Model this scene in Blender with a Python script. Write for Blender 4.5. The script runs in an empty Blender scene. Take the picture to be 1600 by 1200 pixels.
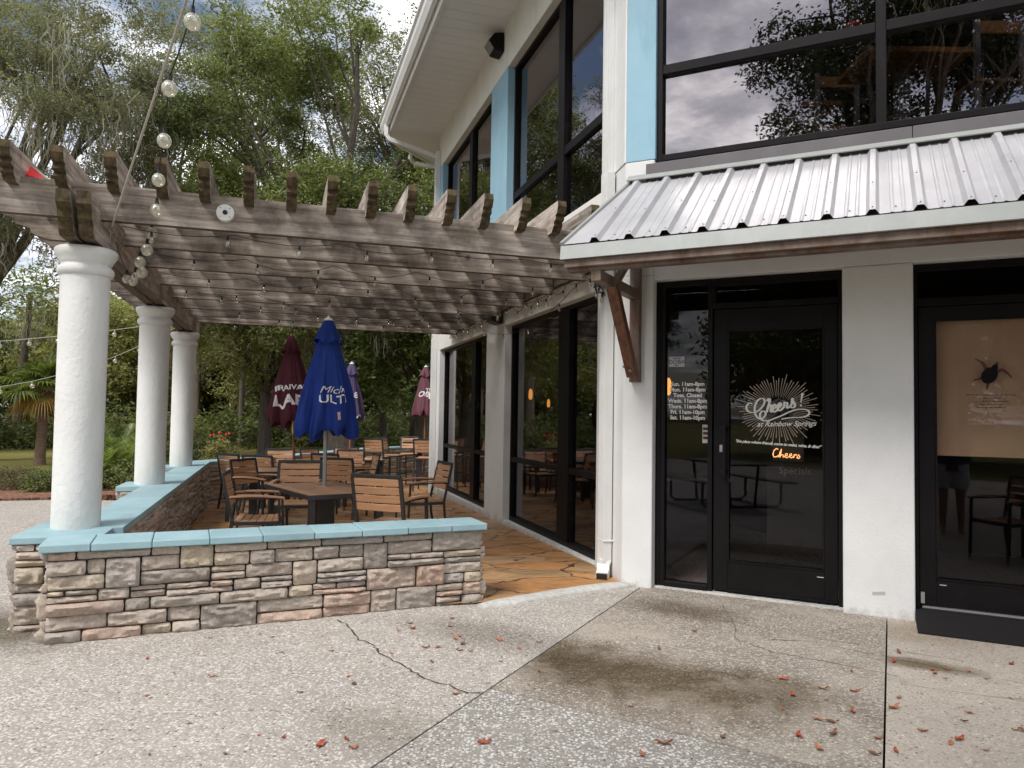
import bpy, bmesh, math, random
import numpy as np
from mathutils import Vector, Matrix, noise as mnoise
random.seed(7)
R = math.radians
scene = bpy.context.scene
COL = scene.collection
# ------------------------------------------------------------------ camera
PITCH, ROLL, F = .041475, .015489, 1139.1
cam_d = bpy.data.cameras.new('camera')
cam_d.sensor_fit = 'HORIZONTAL'; cam_d.sensor_width = 36.0
cam_d.lens = F/1600*36; cam_d.clip_end = 2000; cam_d.clip_start = .05
cam = bpy.data.objects.new('camera', cam_d); COL.objects.link(cam)
rt = Vector((math.cos(ROLL), -math.sin(ROLL)*math.sin(PITCH), math.sin(ROLL)*math.cos(PITCH)))
up = Vector((-math.sin(ROLL), -math.cos(ROLL)*math.sin(PITCH), math.cos(ROLL)*math.cos(PITCH)))
fw = Vector((0, math.cos(PITCH), math.sin(PITCH)))
m = Matrix((rt, up, -fw)).transposed().to_4x4(); m.translation = (0, 0, 1.5)
cam.matrix_world = m
scene.camera = cam
# ------------------------------------------------------------------ world
SUN_EL, SUN_AZ = R(51), R(-142)      # azimuth clockwise from +Y: high, from behind the left shoulder
w = bpy.data.worlds.new('World'); scene.world = w; w.use_nodes = True
nt = w.node_tree; nt.nodes.clear()
def N(nt, t, **k):
    n = nt.nodes.new(t)
    for a, b in k.items():
        if a in n.inputs: n.inputs[a].default_value = b
        else: setattr(n, a, b)
    return n
def ramp(nt, fac, stops, interp='LINEAR'):
    n = nt.nodes.new('ShaderNodeValToRGB'); n.color_ramp.interpolation = interp
    e = n.color_ramp.elements
    while len(e) < len(stops): e.new(.5)
    for i, (p, c) in enumerate(stops):
        e[i].position = p; e[i].color = (*c, 1) if not isinstance(c, (int, float)) else (c, c, c, 1)
    nt.links.new(fac, n.inputs[0]); return n.outputs[0]
def mixc(nt, fac, a, b, mode='MIX'):
    n = nt.nodes.new('ShaderNodeMix'); n.data_type = 'RGBA'; n.blend_type = mode
    for s, v in ((n.inputs[0], fac), (n.inputs[6], a), (n.inputs[7], b)):
        if hasattr(v, 'is_linked'): nt.links.new(v, s)
        elif isinstance(v, (int, float)): s.default_value = v if s.type == 'VALUE' else (v, v, v, 1)
        else: s.default_value = (*v, 1)
    return n.outputs[2]
def mth(nt, op, a, b=0., c=0., clamp=False):
    n = nt.nodes.new('ShaderNodeMath'); n.operation = op; n.use_clamp = clamp
    for i, v in enumerate((a, b, c)):
        if hasattr(v, 'is_linked'): nt.links.new(v, n.inputs[i])
        else: n.inputs[i].default_value = v
    return n.outputs[0]
sky = N(nt, 'ShaderNodeTexSky', sky_type='NISHITA', sun_disc=False, sun_elevation=SUN_EL, sun_rotation=SUN_AZ)
sky.dust_density = 1.5; sky.air_density = 1.0
tc = N(nt, 'ShaderNodeTexCoord')
sep = N(nt, 'ShaderNodeSeparateXYZ'); nt.links.new(tc.outputs['Generated'], sep.inputs[0])
zz = mth(nt, 'MAXIMUM', mth(nt, 'ADD', sep.outputs[2], .12), .05)
cx = mth(nt, 'DIVIDE', sep.outputs[0], zz); cy = mth(nt, 'DIVIDE', sep.outputs[1], zz)
cmb = N(nt, 'ShaderNodeCombineXYZ'); nt.links.new(cx, cmb.inputs[0]); nt.links.new(cy, cmb.inputs[1])
n1 = N(nt, 'ShaderNodeTexNoise', Scale=1.15, Detail=9., Roughness=.58, Distortion=.25); nt.links.new(cmb.outputs[0], n1.inputs[0])
n2 = N(nt, 'ShaderNodeTexNoise', Scale=2.6, Detail=7., Roughness=.6, Distortion=.4)
mp = N(nt, 'ShaderNodeMapping'); mp.inputs[1].default_value = (3.3, 1.7, 0); nt.links.new(cmb.outputs[0], mp.inputs[0]); nt.links.new(mp.outputs[0], n2.inputs[0])
cover = ramp(nt, n1.outputs[0], [(.42, 0.), (.56, 1.)])
cshade = ramp(nt, n2.outputs[0], [(.34, (.68, .70, .78)), (.50, (1.15, 1.16, 1.22)), (.64, (2.2, 2.18, 2.14))])
skyb = mixc(nt, 1.0, sky.outputs[0], (.085, .085, .085), 'MULTIPLY')
skyc = mixc(nt, cover, skyb, cshade)
bg = N(nt, 'ShaderNodeBackground', Strength=1.0); nt.links.new(skyc, bg.inputs[0])
out = N(nt, 'ShaderNodeOutputWorld'); nt.links.new(bg.outputs[0], out.inputs[0])
# ------------------------------------------------------------------ sun, exposure
sd = bpy.data.lights.new('sun', 'SUN'); sd.energy = 2.4; sd.angle = R(20); sd.color = (1, .965, .92)
sun = bpy.data.objects.new('sun', sd); COL.objects.link(sun)
sv = Vector((math.sin(SUN_AZ)*math.cos(SUN_EL), math.cos(SUN_AZ)*math.cos(SUN_EL), math.sin(SUN_EL)))
sun.rotation_euler = sv.to_track_quat('Z', 'Y').to_euler()
scene.view_settings.view_transform = 'Standard'; scene.view_settings.look = 'None'
scene.view_settings.exposure = 0.45; scene.view_settings.gamma = 1
scene.cycles.max_bounces = 8; scene.cycles.transparent_max_bounces = 16; scene.cycles.caustics_reflective = False
scene.cycles.use_denoising = True
# ------------------------------------------------------------------ helpers
def mesh_np(name, V, Fc, mats, smooth=False, attr=None):
    """V (n,3) array, Fc list or (m,k) array of faces"""
    me = bpy.data.meshes.new(name)
    V = np.asarray(V, np.float32)
    if isinstance(Fc, np.ndarray):
        k = Fc.shape[1]; me.vertices.add(len(V)); me.vertices.foreach_set('co', V.ravel())
        me.loops.add(Fc.size); me.loops.foreach_set('vertex_index', Fc.astype(np.int32).ravel())
        me.polygons.add(len(Fc)); me.polygons.foreach_set('loop_start', np.arange(0, Fc.size, k, dtype=np.int32))
        me.update(calc_edges=True)
    else:
        me.from_pydata([tuple(map(float, v)) for v in V], [], Fc)
    if smooth: me.polygons.foreach_set('use_smooth', [True]*len(me.polygons))
    if attr is not None:
        a = me.attributes.new('tint', 'FLOAT', 'POINT'); a.data.foreach_set('value', np.asarray(attr, np.float32))
    for mm in (mats if isinstance(mats, (list, tuple)) else [mats]): me.materials.append(mm)
    me.validate(); return me
def link(name, me, parent=None, loc=None):
    o = bpy.data.objects.new(name, me); COL.objects.link(o)
    if parent is not None: o.parent = parent
    if loc is not None: o.location = loc
    return o
def tag(o, label=None, cat=None, group=None, kind=None):
    if label: o['label'] = label
    if cat: o['category'] = cat
    if group: o['group'] = group
    if kind: o['kind'] = kind
    return o
def empty(name, loc, label, cat, group=None, rz=0):
    o = bpy.data.objects.new(name, None); COL.objects.link(o); o.location = loc; o.rotation_euler = (0, 0, rz)
    o.empty_display_size = .1
    return tag(o, label, cat, group)
class Frame:
    def __init__(s, O, a, b): s.O, s.a, s.b = Vector(O), Vector(a), Vector(b)
    def __call__(s, a, b, z): return s.O+s.a*a+s.b*b+Vector((0, 0, z))
WORLD = Frame((0, 0, 0), (1, 0, 0), (0, 1, 0))
A1, A2 = -.310474, -1.105276
U = Vector((math.sin(A1), math.cos(A1), 0)); NW = Vector((-math.cos(A1), math.sin(A1), 0))
Q = Vector((-math.sin(A2), -math.cos(A2), 0)); QN = Vector((-.44888782, -.89358812, 0))
W = Frame((.99369, 7.24416, 0), U, NW)        # wing: a along the wall away, b outward to the patio
FA = Frame((1.31409, 6.52654, 0), Q, QN)      # entrance facade: a to the right, b outward
class MB:
    def __init__(s, fr=WORLD): s.v = []; s.f = []; s.fr = fr; s.t = []; s.tv = 0.5; s.sm = []
    def add(s, vs, fs, smooth=False):
        n = len(s.v); s.v += [tuple(v) for v in vs]; s.f += [tuple(i+n for i in f) for f in fs]
        s.t += [s.tv]*len(vs); s.sm += [smooth]*len(fs); return s
    def box(s, a0, a1, b0, b1, z0, z1):
        c = [s.fr(a, b, z) for z in (z0, z1) for b in (b0, b1) for a in (a0, a1)]
        return s.add(c, [(0, 2, 3, 1), (4, 5, 7, 6), (0, 1, 5, 4), (2, 6, 7, 3), (0, 4, 6, 2), (1, 3, 7, 5)])
    def prism(s, poly, h0, h1, axis):
        """poly in 2 coords, extruded along the third: axis 'a','b','z'"""
        def P(p, h):
            return s.fr(*({'a': (h, p[0], p[1]), 'b': (p[0], h, p[1]), 'z': (p[0], p[1], h)}[axis]))
        n = len(poly); vs = [P(p, h0) for p in poly]+[P(p, h1) for p in poly]
        return s.add(vs, [tuple(range(n))[::-1], tuple(range(n, 2*n))]+[(i, (i+1) % n, n+(i+1) % n, n+i) for i in range(n)])
    def tube(s, pts, rad, seg=8, closed_ends=True, sq=False):
        pts = [Vector(p) for p in pts]; n = len(pts)
        if not hasattr(rad, '__len__'): rad = [rad]*n
        rings = []; ref = Vector((0, 0, 1))
        for i, p in enumerate(pts):
            d = (pts[min(i+1, n-1)]-pts[max(i-1, 0)]).normalized()
            if abs(d.z) > .95: ref2 = Vector((1, 0, 0))
            else: ref2 = ref
            x = d.cross(ref2).normalized(); y = x.cross(d).normalized()
            if rings and (x.dot(px) < 0): x, y = -x, -y
            px = x
            off = math.pi/4 if sq else 0
            rings.append([p+x*rad[i]*math.cos(off+2*math.pi*k/seg)+y*rad[i]*math.sin(off+2*math.pi*k/seg) for k in range(seg)])
        vs = [v for r in rings for v in r]
        fs = [(i*seg+k, i*seg+(k+1) % seg, (i+1)*seg+(k+1) % seg, (i+1)*seg+k) for i in range(n-1) for k in range(seg)]
        if closed_ends: fs += [tuple(range(seg))[::-1], tuple((n-1)*seg+k for k in range(seg))]
        return s.add(vs, fs, not sq)
    def bar(s, p, q, wx, wz, ref=None):
        """rectangular bar between two points, width wx horizontally, wz the other way"""
        p, q = Vector(p), Vector(q); d = (q-p).normalized(); r = Vector(ref) if ref else (Vector((0, 0, 1)) if abs(d.z) < .9 else Vector((0, 1, 0)))
        x = d.cross(r).normalized(); y = x.cross(d).normalized()
        vs = [e+x*(i*wx/2)+y*(j*wz/2) for e in (p, q) for i, j in ((-1, -1), (1, -1), (1, 1), (-1, 1))]
        return s.add(vs, [(0, 3, 2, 1), (4, 5, 6, 7), (0, 1, 5, 4), (1, 2, 6, 5), (2, 3, 7, 6), (3, 0, 4, 7)])
    def lathe(s, prof, c=(0, 0, 0), seg=24):
        c = Vector(c); n = len(prof)
        vs = [c+Vector((r*math.cos(2*math.pi*k/seg), r*math.sin(2*math.pi*k/seg), z)) for r, z in prof for k in range(seg)]
        fs = [(i*seg+k, i*seg+(k+1) % seg, (i+1)*seg+(k+1) % seg, (i+1)*seg+k) for i in range(n-1) for k in range(seg)]
        fs += [tuple(range(seg))[::-1], tuple((n-1)*seg+k for k in range(seg))]
        return s.add(vs, fs, True)
    def ball(s, c, r, seg=12, rings=8, sz=1.):
        prof = [(max(r*math.sin(math.pi*i/rings), r*.02), -r*sz*math.cos(math.pi*i/rings)) for i in range(rings+1)]
        return s.lathe(prof, c, seg)
    def mesh(s, name, mat, origin=None):
        V = np.array(s.v, float).reshape(-1, 3)
        if origin is not None: V = V-np.array(origin)
        me = mesh_np(name, V, s.f, mat, attr=s.t)
        if any(s.sm) and len(me.polygons) == len(s.sm):
            me.polygons.foreach_set('use_smooth', s.sm); me.set_sharp_from_angle(angle=R(42))
        return me
    def build(s, name, mat, parent=None, bevel=0, local=False):
        """local=True: coordinates are already local to the parent"""
        org = None if (local or parent is None) else wloc(parent)
        o = link(name, s.mesh(name, mat, org), parent)
        if bevel:
            b = o.modifiers.new('bevel', 'BEVEL'); b.width = bevel; b.segments = 2; b.limit_method = 'ANGLE'; b.angle_limit = R(50)
        return o
def wloc(o):
    v = Vector((0, 0, 0))
    while o is not None: v += o.location; o = o.parent
    return v
def copy_tree(o, parent=None):
    c = o.copy(); COL.objects.link(c); c.parent = parent
    for ch in list(o.children): copy_tree(ch, c)
    return c
# ------------------------------------------------------------------ materials
def M(name, col, rough=.6, metal=0, var=None, vscale=8, vstretch=(1, 1, 1), rot=0, bump=0, bscale=60, spec=.5, tint=0, detail=5, extra=None, coat=0, bdist=.01):
    m = bpy.data.materials.new(name); m.use_nodes = True; nt = m.node_tree; nt.nodes.clear()
    o = N(nt, 'ShaderNodeOutputMaterial'); p = N(nt, 'ShaderNodeBsdfPrincipled')
    p.inputs['Roughness'].default_value = rough; p.inputs['Metallic'].default_value = metal; p.inputs['Specular IOR Level'].default_value = spec
    p.inputs['Coat Weight'].default_value = coat
    nt.links.new(p.outputs[0], o.inputs[0])
    tc = N(nt, 'ShaderNodeTexCoord'); mp = N(nt, 'ShaderNodeMapping'); mp.inputs['Rotation'].default_value = (0, 0, rot); mp.inputs['Scale'].default_value = (1, 1, 1)
    nt.links.new(tc.outputs['Object'], mp.inputs[0])
    mp2 = N(nt, 'ShaderNodeMapping'); mp2.inputs['Scale'].default_value = vstretch; nt.links.new(mp.outputs[0], mp2.inputs[0])
    c = None
    if var is not None:
        n = N(nt, 'ShaderNodeTexNoise', Scale=vscale, Detail=detail, Roughness=.6); nt.links.new(mp2.outputs[0], n.inputs[0])
        c = ramp(nt, n.outputs[0], [(.3, col), (.7, var)])
    else:
        rgb = N(nt, 'ShaderNodeRGB'); rgb.outputs[0].default_value = (*col, 1); c = rgb.outputs[0]
    if tint:
        at = N(nt, 'ShaderNodeAttribute', attribute_name='tint')
        f = mth(nt, 'MULTIPLY_ADD', at.outputs['Fac'], 2*tint, 1-tint)
        hs = N(nt, 'ShaderNodeHueSaturation'); nt.links.new(c, hs.inputs['Color']); nt.links.new(f, hs.inputs['Value']); c = hs.outputs[0]
    if extra: c = extra(nt, c, mp, p) or c
    nt.links.new(c, p.inputs['Base Color'])
    if bump:
        n = N(nt, 'ShaderNodeTexNoise', Scale=bscale, Detail=6., Roughness=.6); nt.links.new(mp2.outputs[0], n.inputs[0])
        b = N(nt, 'ShaderNodeBump', Strength=bump, Distance=bdist); nt.links.new(n.outputs[0], b.inputs['Height']); nt.links.new(b.outputs[0], p.inputs['Normal'])
    return m
def grime(col, scale=1.2, lo=.5, hi=.75, stretch=(1, 1, 1), amt=1.):
    def fn(nt, c, mp, p):
        m2 = N(nt, 'ShaderNodeMapping'); m2.inputs['Scale'].default_value = stretch; nt.links.new(mp.outputs[0], m2.inputs[0])
        n = N(nt, 'ShaderNodeTexNoise', Scale=scale, Detail=7., Roughness=.65, Distortion=.3); nt.links.new(m2.outputs[0], n.inputs[0])
        f = ramp(nt, n.outputs[0], [(lo, 0.), (hi, amt)])
        return mixc(nt, f, c, col)
    return fn
def splash(col):
    base = grime((.60, .57, .50), 1.6, .56, .85, (1, 1, .5), .35)
    def fn(nt, c, mp, p):
        c = base(nt, c, mp, p); g = N(nt, 'ShaderNodeNewGeometry'); sx = N(nt, 'ShaderNodeSeparateXYZ'); nt.links.new(g.outputs['Position'], sx.inputs[0])
        n = N(nt, 'ShaderNodeTexNoise', Scale=9., Detail=7., Roughness=.7); nt.links.new(g.outputs['Position'], n.inputs[0])
        f = mth(nt, 'ADD', mth(nt, 'MULTIPLY', sx.outputs[2], -5.), mth(nt, 'MULTIPLY_ADD', n.outputs[0], 2.4, -.75))
        c = mixc(nt, ramp(nt, f, [(.15, 0.), (.9, .75)]), c, col)
        v = N(nt, 'ShaderNodeTexNoise', Scale=1.1, Detail=9., Roughness=.6, Distortion=1.2); nt.links.new(g.outputs['Position'], v.inputs[0])
        hc = mth(nt, 'ABSOLUTE', mth(nt, 'SUBTRACT', v.outputs[0], .5))
        return mixc(nt, ramp(nt, hc, [(.0, .12), (.0012, 0.)]), c, (.40, .38, .35))
    return fn
def wood_extra(dark=(.05, .038, .03), moss=(.10, .095, .04), pale=(.34, .29, .25)):
    def fn(nt, c, mp, p):
        n = N(nt, 'ShaderNodeTexNoise', Scale=1.3, Detail=6., Roughness=.7); nt.links.new(mp.outputs[0], n.inputs[0])
        c = mixc(nt, ramp(nt, n.outputs[0], [(.46, 0.), (.66, .8)]), c, dark)
        n = N(nt, 'ShaderNodeTexNoise', Scale=3.1, Detail=4., Roughness=.7, Distortion=.5); nt.links.new(mp.outputs[0], n.inputs[0])
        c = mixc(nt, ramp(nt, n.outputs[0], [(.55, 0.), (.7, .5)]), c, moss)
        v = N(nt, 'ShaderNodeTexVoronoi', Scale=2.2); nt.links.new(mp.outputs[0], v.inputs[0])
        c = mixc(nt, ramp(nt, v.outputs['Distance'], [(.03, .8), (.08, 0.)]), c, dark)
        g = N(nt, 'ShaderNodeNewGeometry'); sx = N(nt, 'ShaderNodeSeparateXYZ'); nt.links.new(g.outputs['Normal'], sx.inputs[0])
        c = mixc(nt, mth(nt, 'MULTIPLY', mth(nt, 'LESS_THAN', sx.outputs[2], -.7), .88), c, (.066, .042, .024))   # undersides mixed to a darker brown
        return c
    return fn
# weathered pergola timber; grain along u (away) or along n (across)
WD = dict(rough=.85, vscale=9, detail=9, bump=.9, bscale=16, tint=.32, spec=.2)
ANG = math.atan2(U.y, U.x)
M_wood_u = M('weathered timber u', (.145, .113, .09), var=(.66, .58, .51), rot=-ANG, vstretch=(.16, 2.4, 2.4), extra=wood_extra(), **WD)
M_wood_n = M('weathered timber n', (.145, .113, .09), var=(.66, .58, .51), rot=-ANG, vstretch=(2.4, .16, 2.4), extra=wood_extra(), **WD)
M_ends = M('mossy timber end', (.025, .020, .014), rough=.95, var=(.14, .10, .055), vscale=22, vstretch=(1, 1, .7), bump=.6, bscale=50, spec=.2, extra=grime((.10, .095, .03), 9, .5, .7, amt=.6))
M_bwood = M('stained bracket timber', (.055, .028, .018), rough=.55, var=(.16, .085, .05), vscale=10, vstretch=(3, 3, .35), bump=.3, bscale=25, tint=.25, extra=grime((.20, .165, .14), 3, .42, .62, amt=.75))
M_brace = M('varnished brace timber', (.045, .014, .007), rough=.45, var=(.20, .075, .035), vscale=10, vstretch=(3, 3, .35), bump=.3, bscale=25)
M_white = M('white painted stucco', (.71, .71, .705), rough=.75, var=(.65, .65, .645), vscale=3, bump=.35, bscale=45, extra=splash((.33, .30, .25)), bdist=.006)
M_col = M('stucco column paint', (.74, .74, .72), rough=.8, var=(.66, .66, .645), vscale=2.5, bump=.55, bscale=24, extra=grime((.42, .46, .38), 1.9, .47, .72, (1, 1, .35), .45), bdist=.012)
M_band = M('painted fascia band', (.74, .73, .69), rough=.75, var=(.66, .65, .60), vscale=2, bump=.3, bscale=30, extra=grime((.40, .37, .30), 2, .55, .8, (2.5, 2.5, .3), .45), bdist=.004)
M_pvc = M('white aluminium', (.73, .73, .72), rough=.4, var=(.66, .66, .645), vscale=4, extra=grime((.42, .40, .36), 2.5, .6, .85, (2, 2, .3), .4))
M_soffit = M('soffit panel', (.74, .735, .72), rough=.55, var=(.68, .675, .66), vscale=1.5, extra=grime((.55, .43, .33), 1.2, .62, .8, amt=.4))
M_blue = M('sky blue paint', (.25, .43, .535), rough=.65, var=(.285, .465, .57), vscale=3, bump=.3, bscale=40, extra=grime((.16, .33, .40), 3, .5, .75, (2, 2, .4), .5), bdist=.004)
M_cap = M('aqua painted cap', (.25, .395, .435), rough=.6, var=(.32, .465, .505), vscale=5, bump=.4, bscale=50, tint=.10, extra=grime((.20, .30, .30), 4, .55, .8, amt=.6), bdist=.004)
M_black = M('dark bronze aluminium', (.0065, .0055, .006), rough=.42, var=(.010, .0085, .009), vscale=6, spec=.13, extra=grime((.035, .032, .032), 5, .6, .85, amt=.5))
M_bronze = M('bronze flashing', (.085, .075, .082), rough=.45, var=(.11, .10, .105), vscale=3, extra=grime((.17, .16, .16), 2.5, .55, .8, (1, 1, .3), .4))
M_tin = M('galvanised roofing', (.42, .415, .43), rough=.42, metal=.25, var=(.52, .515, .53), vscale=3, vstretch=(1, 1, 1), extra=grime((.40, .41, .43), 3, .5, .8, (3, 3, .5), .5))
M_drip = M('galvanised drip edge', (.29, .305, .295), rough=.5, metal=.2, var=(.35, .365, .35), vscale=4, extra=grime((.42, .43, .40), 3, .55, .8, (3, 3, .4), .4))
M_screw = M('zinc screw', (.25, .25, .26), rough=.4, metal=.8)
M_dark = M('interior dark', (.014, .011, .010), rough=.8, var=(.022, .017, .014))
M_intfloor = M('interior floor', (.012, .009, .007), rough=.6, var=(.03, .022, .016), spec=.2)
M_intwood = M('varnished oak', (.42, .20, .06), rough=.4, var=(.50, .26, .09), vscale=6, vstretch=(1, 8, 8))
M_intgrey = M('grey painted post', (.25, .25, .24), rough=.6)
M_frame = M('charcoal chair frame', (.028, .030, .032), rough=.42, var=(.04, .042, .044), vscale=9)
M_slat = M('teak coloured slat', (.46, .24, .125), rough=.55, var=(.58, .335, .19), vscale=7, vstretch=(.5, 8, 8), tint=.14, bump=.15, bscale=30)
M_top = M('teak coloured table top', (.40, .215, .125), rough=.45, var=(.50, .30, .18), vscale=6, vstretch=(.5, 9, 9), tint=.14, bump=.15, bscale=30)
M_grey = M('galvanised pole', (.35, .35, .36), rough=.35, metal=.5)
M_polewood = M('varnished pole', (.22, .075, .03), rough=.4, var=(.32, .12, .05), vscale=6, vstretch=(3, 3, .4))
M_brass = M('brass ferrule', (.7, .42, .08), rough=.3, metal=.8)
def cloth(name, c):
    return M(name, c, rough=.85, var=tuple(x*1.22 for x in c), vscale=4, bump=.2, bscale=220, spec=.2, extra=grime(tuple(min(1, x*1.5+.015) for x in c), 2.2, .5, .8, (1, 1, .5), .35), bdist=.002)
M_cblue, M_cmar, M_cpur, M_cros = cloth('royal blue canvas', (.013, .034, .19)), cloth('maroon canvas', (.062, .014, .022)), cloth('faded purple canvas', (.075, .055, .12)), cloth('faded rose maroon canvas', (.125, .05, .066))
M_print = M('white print', (.72, .70, .72), rough=.7)
M_tan = M('tan print', (.55, .38, .30), rough=.7)
M_vinyl = M('white vinyl lettering', (.72, .70, .66), rough=.6)
M_vinyl2 = M('cream ray vinyl', (.42, .35, .28), rough=.6)
M_red = M('red nylon flag', (.75, .015, .02), rough=.6, var=(.60, .01, .015), vscale=6)
M_cable = M('black cable', (.012, .012, .012), rough=.5)
M_rope = M('pale rope', (.42, .40, .34), rough=.9, bump=.4, bscale=300)
M_pw = M('white plastic', (.75, .75, .72), rough=.5, var=(.68, .68, .64), extra=grime((.3, .29, .25), 6, .6, .8, amt=.5))
M_rubber = M('black ribbed rubber', (.016, .015, .016), rough=.85, spec=.15, bump=.3, bscale=90)
M_curb = M('white painted curb', (.62, .61, .58), rough=.85, var=(.42, .41, .38), vscale=22, bump=.8, bscale=60, extra=grime((.13, .12, .10), 2.2, .5, .8, amt=.5))
M_bark = M('bark', (.07, .055, .042), rough=.95, var=(.16, .135, .11), vscale=14, vstretch=(1, 1, .25), bump=.9, bscale=16)
M_palmbark = M('palm bark', (.13, .085, .06), rough=.95, var=(.25, .17, .13), vscale=12, vstretch=(.6, .6, 3), bump=.9, bscale=14)
M_skin = M('skin', (.42, .22, .14), rough=.5)
M_short = M('pale grey shorts cloth', (.8, .8, .82), rough=.9, var=(.45, .45, .5), vscale=30, vstretch=(.3, .3, 4))
M_shirt = M('navy shirt cloth', (.03, .04, .09), rough=.9)
M_hair = M('brown hair', (.05, .03, .02), rough=.7)
M_blind = M('tan roller blind', (.82, .60, .36), rough=.9, var=(.72, .50, .28), vscale=3, bump=.3, bscale=8)
M_decal = M('dark decal', (.012, .010, .012), rough=.8, spec=.05)
M_decal2 = M('brown decal', (.09, .04, .03), rough=.8, spec=.05)
M_paper = M('grey sticker', (.42, .42, .42), rough=.6)
M_paperd = M('sticker print', (.10, .10, .11), rough=.6)
def emis(name, c, s):
    m = bpy.data.materials.new(name); m.use_nodes = True; nt = m.node_tree; nt.nodes.clear()
    o = N(nt, 'ShaderNodeOutputMaterial'); e = N(nt, 'ShaderNodeEmission', Strength=s); e.inputs[0].default_value = (*c, 1)
    nt.links.new(e.outputs[0], o.inputs[0]); return m
M_amber = emis('amber lamp glow', (1., .40, .07), 1.6)
M_neon = emis('orange neon', (1., .45, .16), 2.2)
def glassmat(name, f0, tr, rough=0.0, gl=(.93, .93, .95)):
    m = bpy.data.materials.new(name); m.use_nodes = True; nt = m.node_tree; nt.nodes.clear()
    o = N(nt, 'ShaderNodeOutputMaterial'); g = N(nt, 'ShaderNodeNewGeometry')
    d = N(nt, 'ShaderNodeVectorMath', operation='DOT_PRODUCT'); nt.links.new(g.outputs['Incoming'], d.inputs[0]); nt.links.new(g.outputs['Normal'], d.inputs[1])
    c = mth(nt, 'ABSOLUTE', d.outputs['Value']); i = mth(nt, 'SUBTRACT', 1., c, clamp=True)
    f = mth(nt, 'MULTIPLY_ADD', mth(nt, 'POWER', i, 5.), 1-f0, f0)
    t = N(nt, 'ShaderNodeBsdfTransparent'); t.inputs[0].default_value = (*tr, 1)
    gs = N(nt, 'ShaderNodeBsdfGlossy', Roughness=rough); gs.inputs[0].default_value = (*gl, 1)
    tcn = N(nt, 'ShaderNodeTexCoord'); nn = N(nt, 'ShaderNodeTexNoise', Scale=1.1, Detail=2.); nt.links.new(tcn.outputs['Object'], nn.inputs[0])
    b = N(nt, 'ShaderNodeBump', Strength=.05, Distance=.02); nt.links.new(nn.outputs[0], b.inputs['Height']); nt.links.new(b.outputs[0], gs.inputs['Normal'])
    mx = N(nt, 'ShaderNodeMixShader'); nt.links.new(f, mx.inputs[0]); nt.links.new(t.outputs[0], mx.inputs[1]); nt.links.new(gs.outputs[0], mx.inputs[2])
    nt.links.new(mx.outputs[0], o.inputs[0]); return m
M_glass = glassmat('tinted window glass', .10, (.66, .64, .66))
M_glassup = glassmat('reflective upper glass', .20, (.62, .60, .62), gl=(.95, .90, .93))
M_dglass = glassmat('clear door glass', .021, (.78, .76, .78))
M_bulb = glassmat('clear bulb glass', .22, (.86, .84, .78))
def globemat():
    m = glassmat('frosty globe glass', .25, (.9, .88, .8)); nt = m.node_tree
    mx = [n for n in nt.nodes if n.type == 'MIX_SHADER'][0]; df = N(nt, 'ShaderNodeBsdfDiffuse'); df.inputs[0].default_value = (.85, .82, .66, 1)
    tl = N(nt, 'ShaderNodeBsdfTranslucent'); tl.inputs[0].default_value = (.85, .82, .66, 1)
    m1 = N(nt, 'ShaderNodeMixShader'); m1.inputs[0].default_value = .5; nt.links.new(df.outputs[0], m1.inputs[1]); nt.links.new(tl.outputs[0], m1.inputs[2])
    m2 = N(nt, 'ShaderNodeMixShader'); m2.inputs[0].default_value = .30; nt.links.new(mx.outputs[0], m2.inputs[1]); nt.links.new(m1.outputs[0], m2.inputs[2])
    o = [n for n in nt.nodes if n.type == 'OUTPUT_MATERIAL'][0]; nt.links.new(m2.outputs[0], o.inputs[0]); return m
M_globe = globemat()
def leafmat(name, a, b, trans=.35, rough=.55, sc=.45):
    m = bpy.data.materials.new(name); m.use_nodes = True; nt = m.node_tree; nt.nodes.clear()
    o = N(nt, 'ShaderNodeOutputMaterial'); p = N(nt, 'ShaderNodeBsdfPrincipled', Roughness=rough); p.inputs['Specular IOR Level'].default_value = .35
    tc = N(nt, 'ShaderNodeTexCoord'); n = N(nt, 'ShaderNodeTexNoise', Scale=sc, Detail=3.); nt.links.new(tc.outputs['Object'], n.inputs[0])
    at = N(nt, 'ShaderNodeAttribute', attribute_name='tint')
    f = mth(nt, 'ADD', mth(nt, 'MULTIPLY', n.outputs[0], .9), mth(nt, 'MULTIPLY', at.outputs['Fac'], .55))
    c = ramp(nt, f, [(.40, a), (.98, b)])
    nt.links.new(c, p.inputs['Base Color']); t = N(nt, 'ShaderNodeBsdfTranslucent')
    c2 = mixc(nt, 1., c, (1.3, 1.35, .7), 'MULTIPLY'); nt.links.new(c2, t.inputs[0])
    mx = N(nt, 'ShaderNodeMixShader'); mx.inputs[0].default_value = trans; nt.links.new(p.outputs[0], mx.inputs[1]); nt.links.new(t.outputs[0], mx.inputs[2])
    nt.links.new(mx.outputs[0], o.inputs[0]); return m
L_oak = leafmat('oak leaves', (.062, .082, .032), (.285, .320, .125))
L_grey = leafmat('grey oak leaves', (.11, .115, .078), (.28, .28, .17))
L_dark = leafmat('dark forest leaves', (.062, .082, .034), (.27, .30, .115))
L_olive = leafmat('olive oak leaves', (.13, .14, .055), (.42, .41, .17))
L_mag = leafmat('magnolia leaves', (.036, .062, .020), (.36, .44, .15), .3, .35, 1.2)
L_oak_shade = leafmat('shaded oak leaves', (.012, .018, .007), (.07, .085, .03), .15)  # shade of the crown's underside put into the leaf colour
L_shrub = leafmat('shrub leaves', (.040, .050, .022), (.13, .15, .06))
L_twig = leafmat('sparse brown shrub', (.08, .065, .035), (.22, .20, .11))
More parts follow.
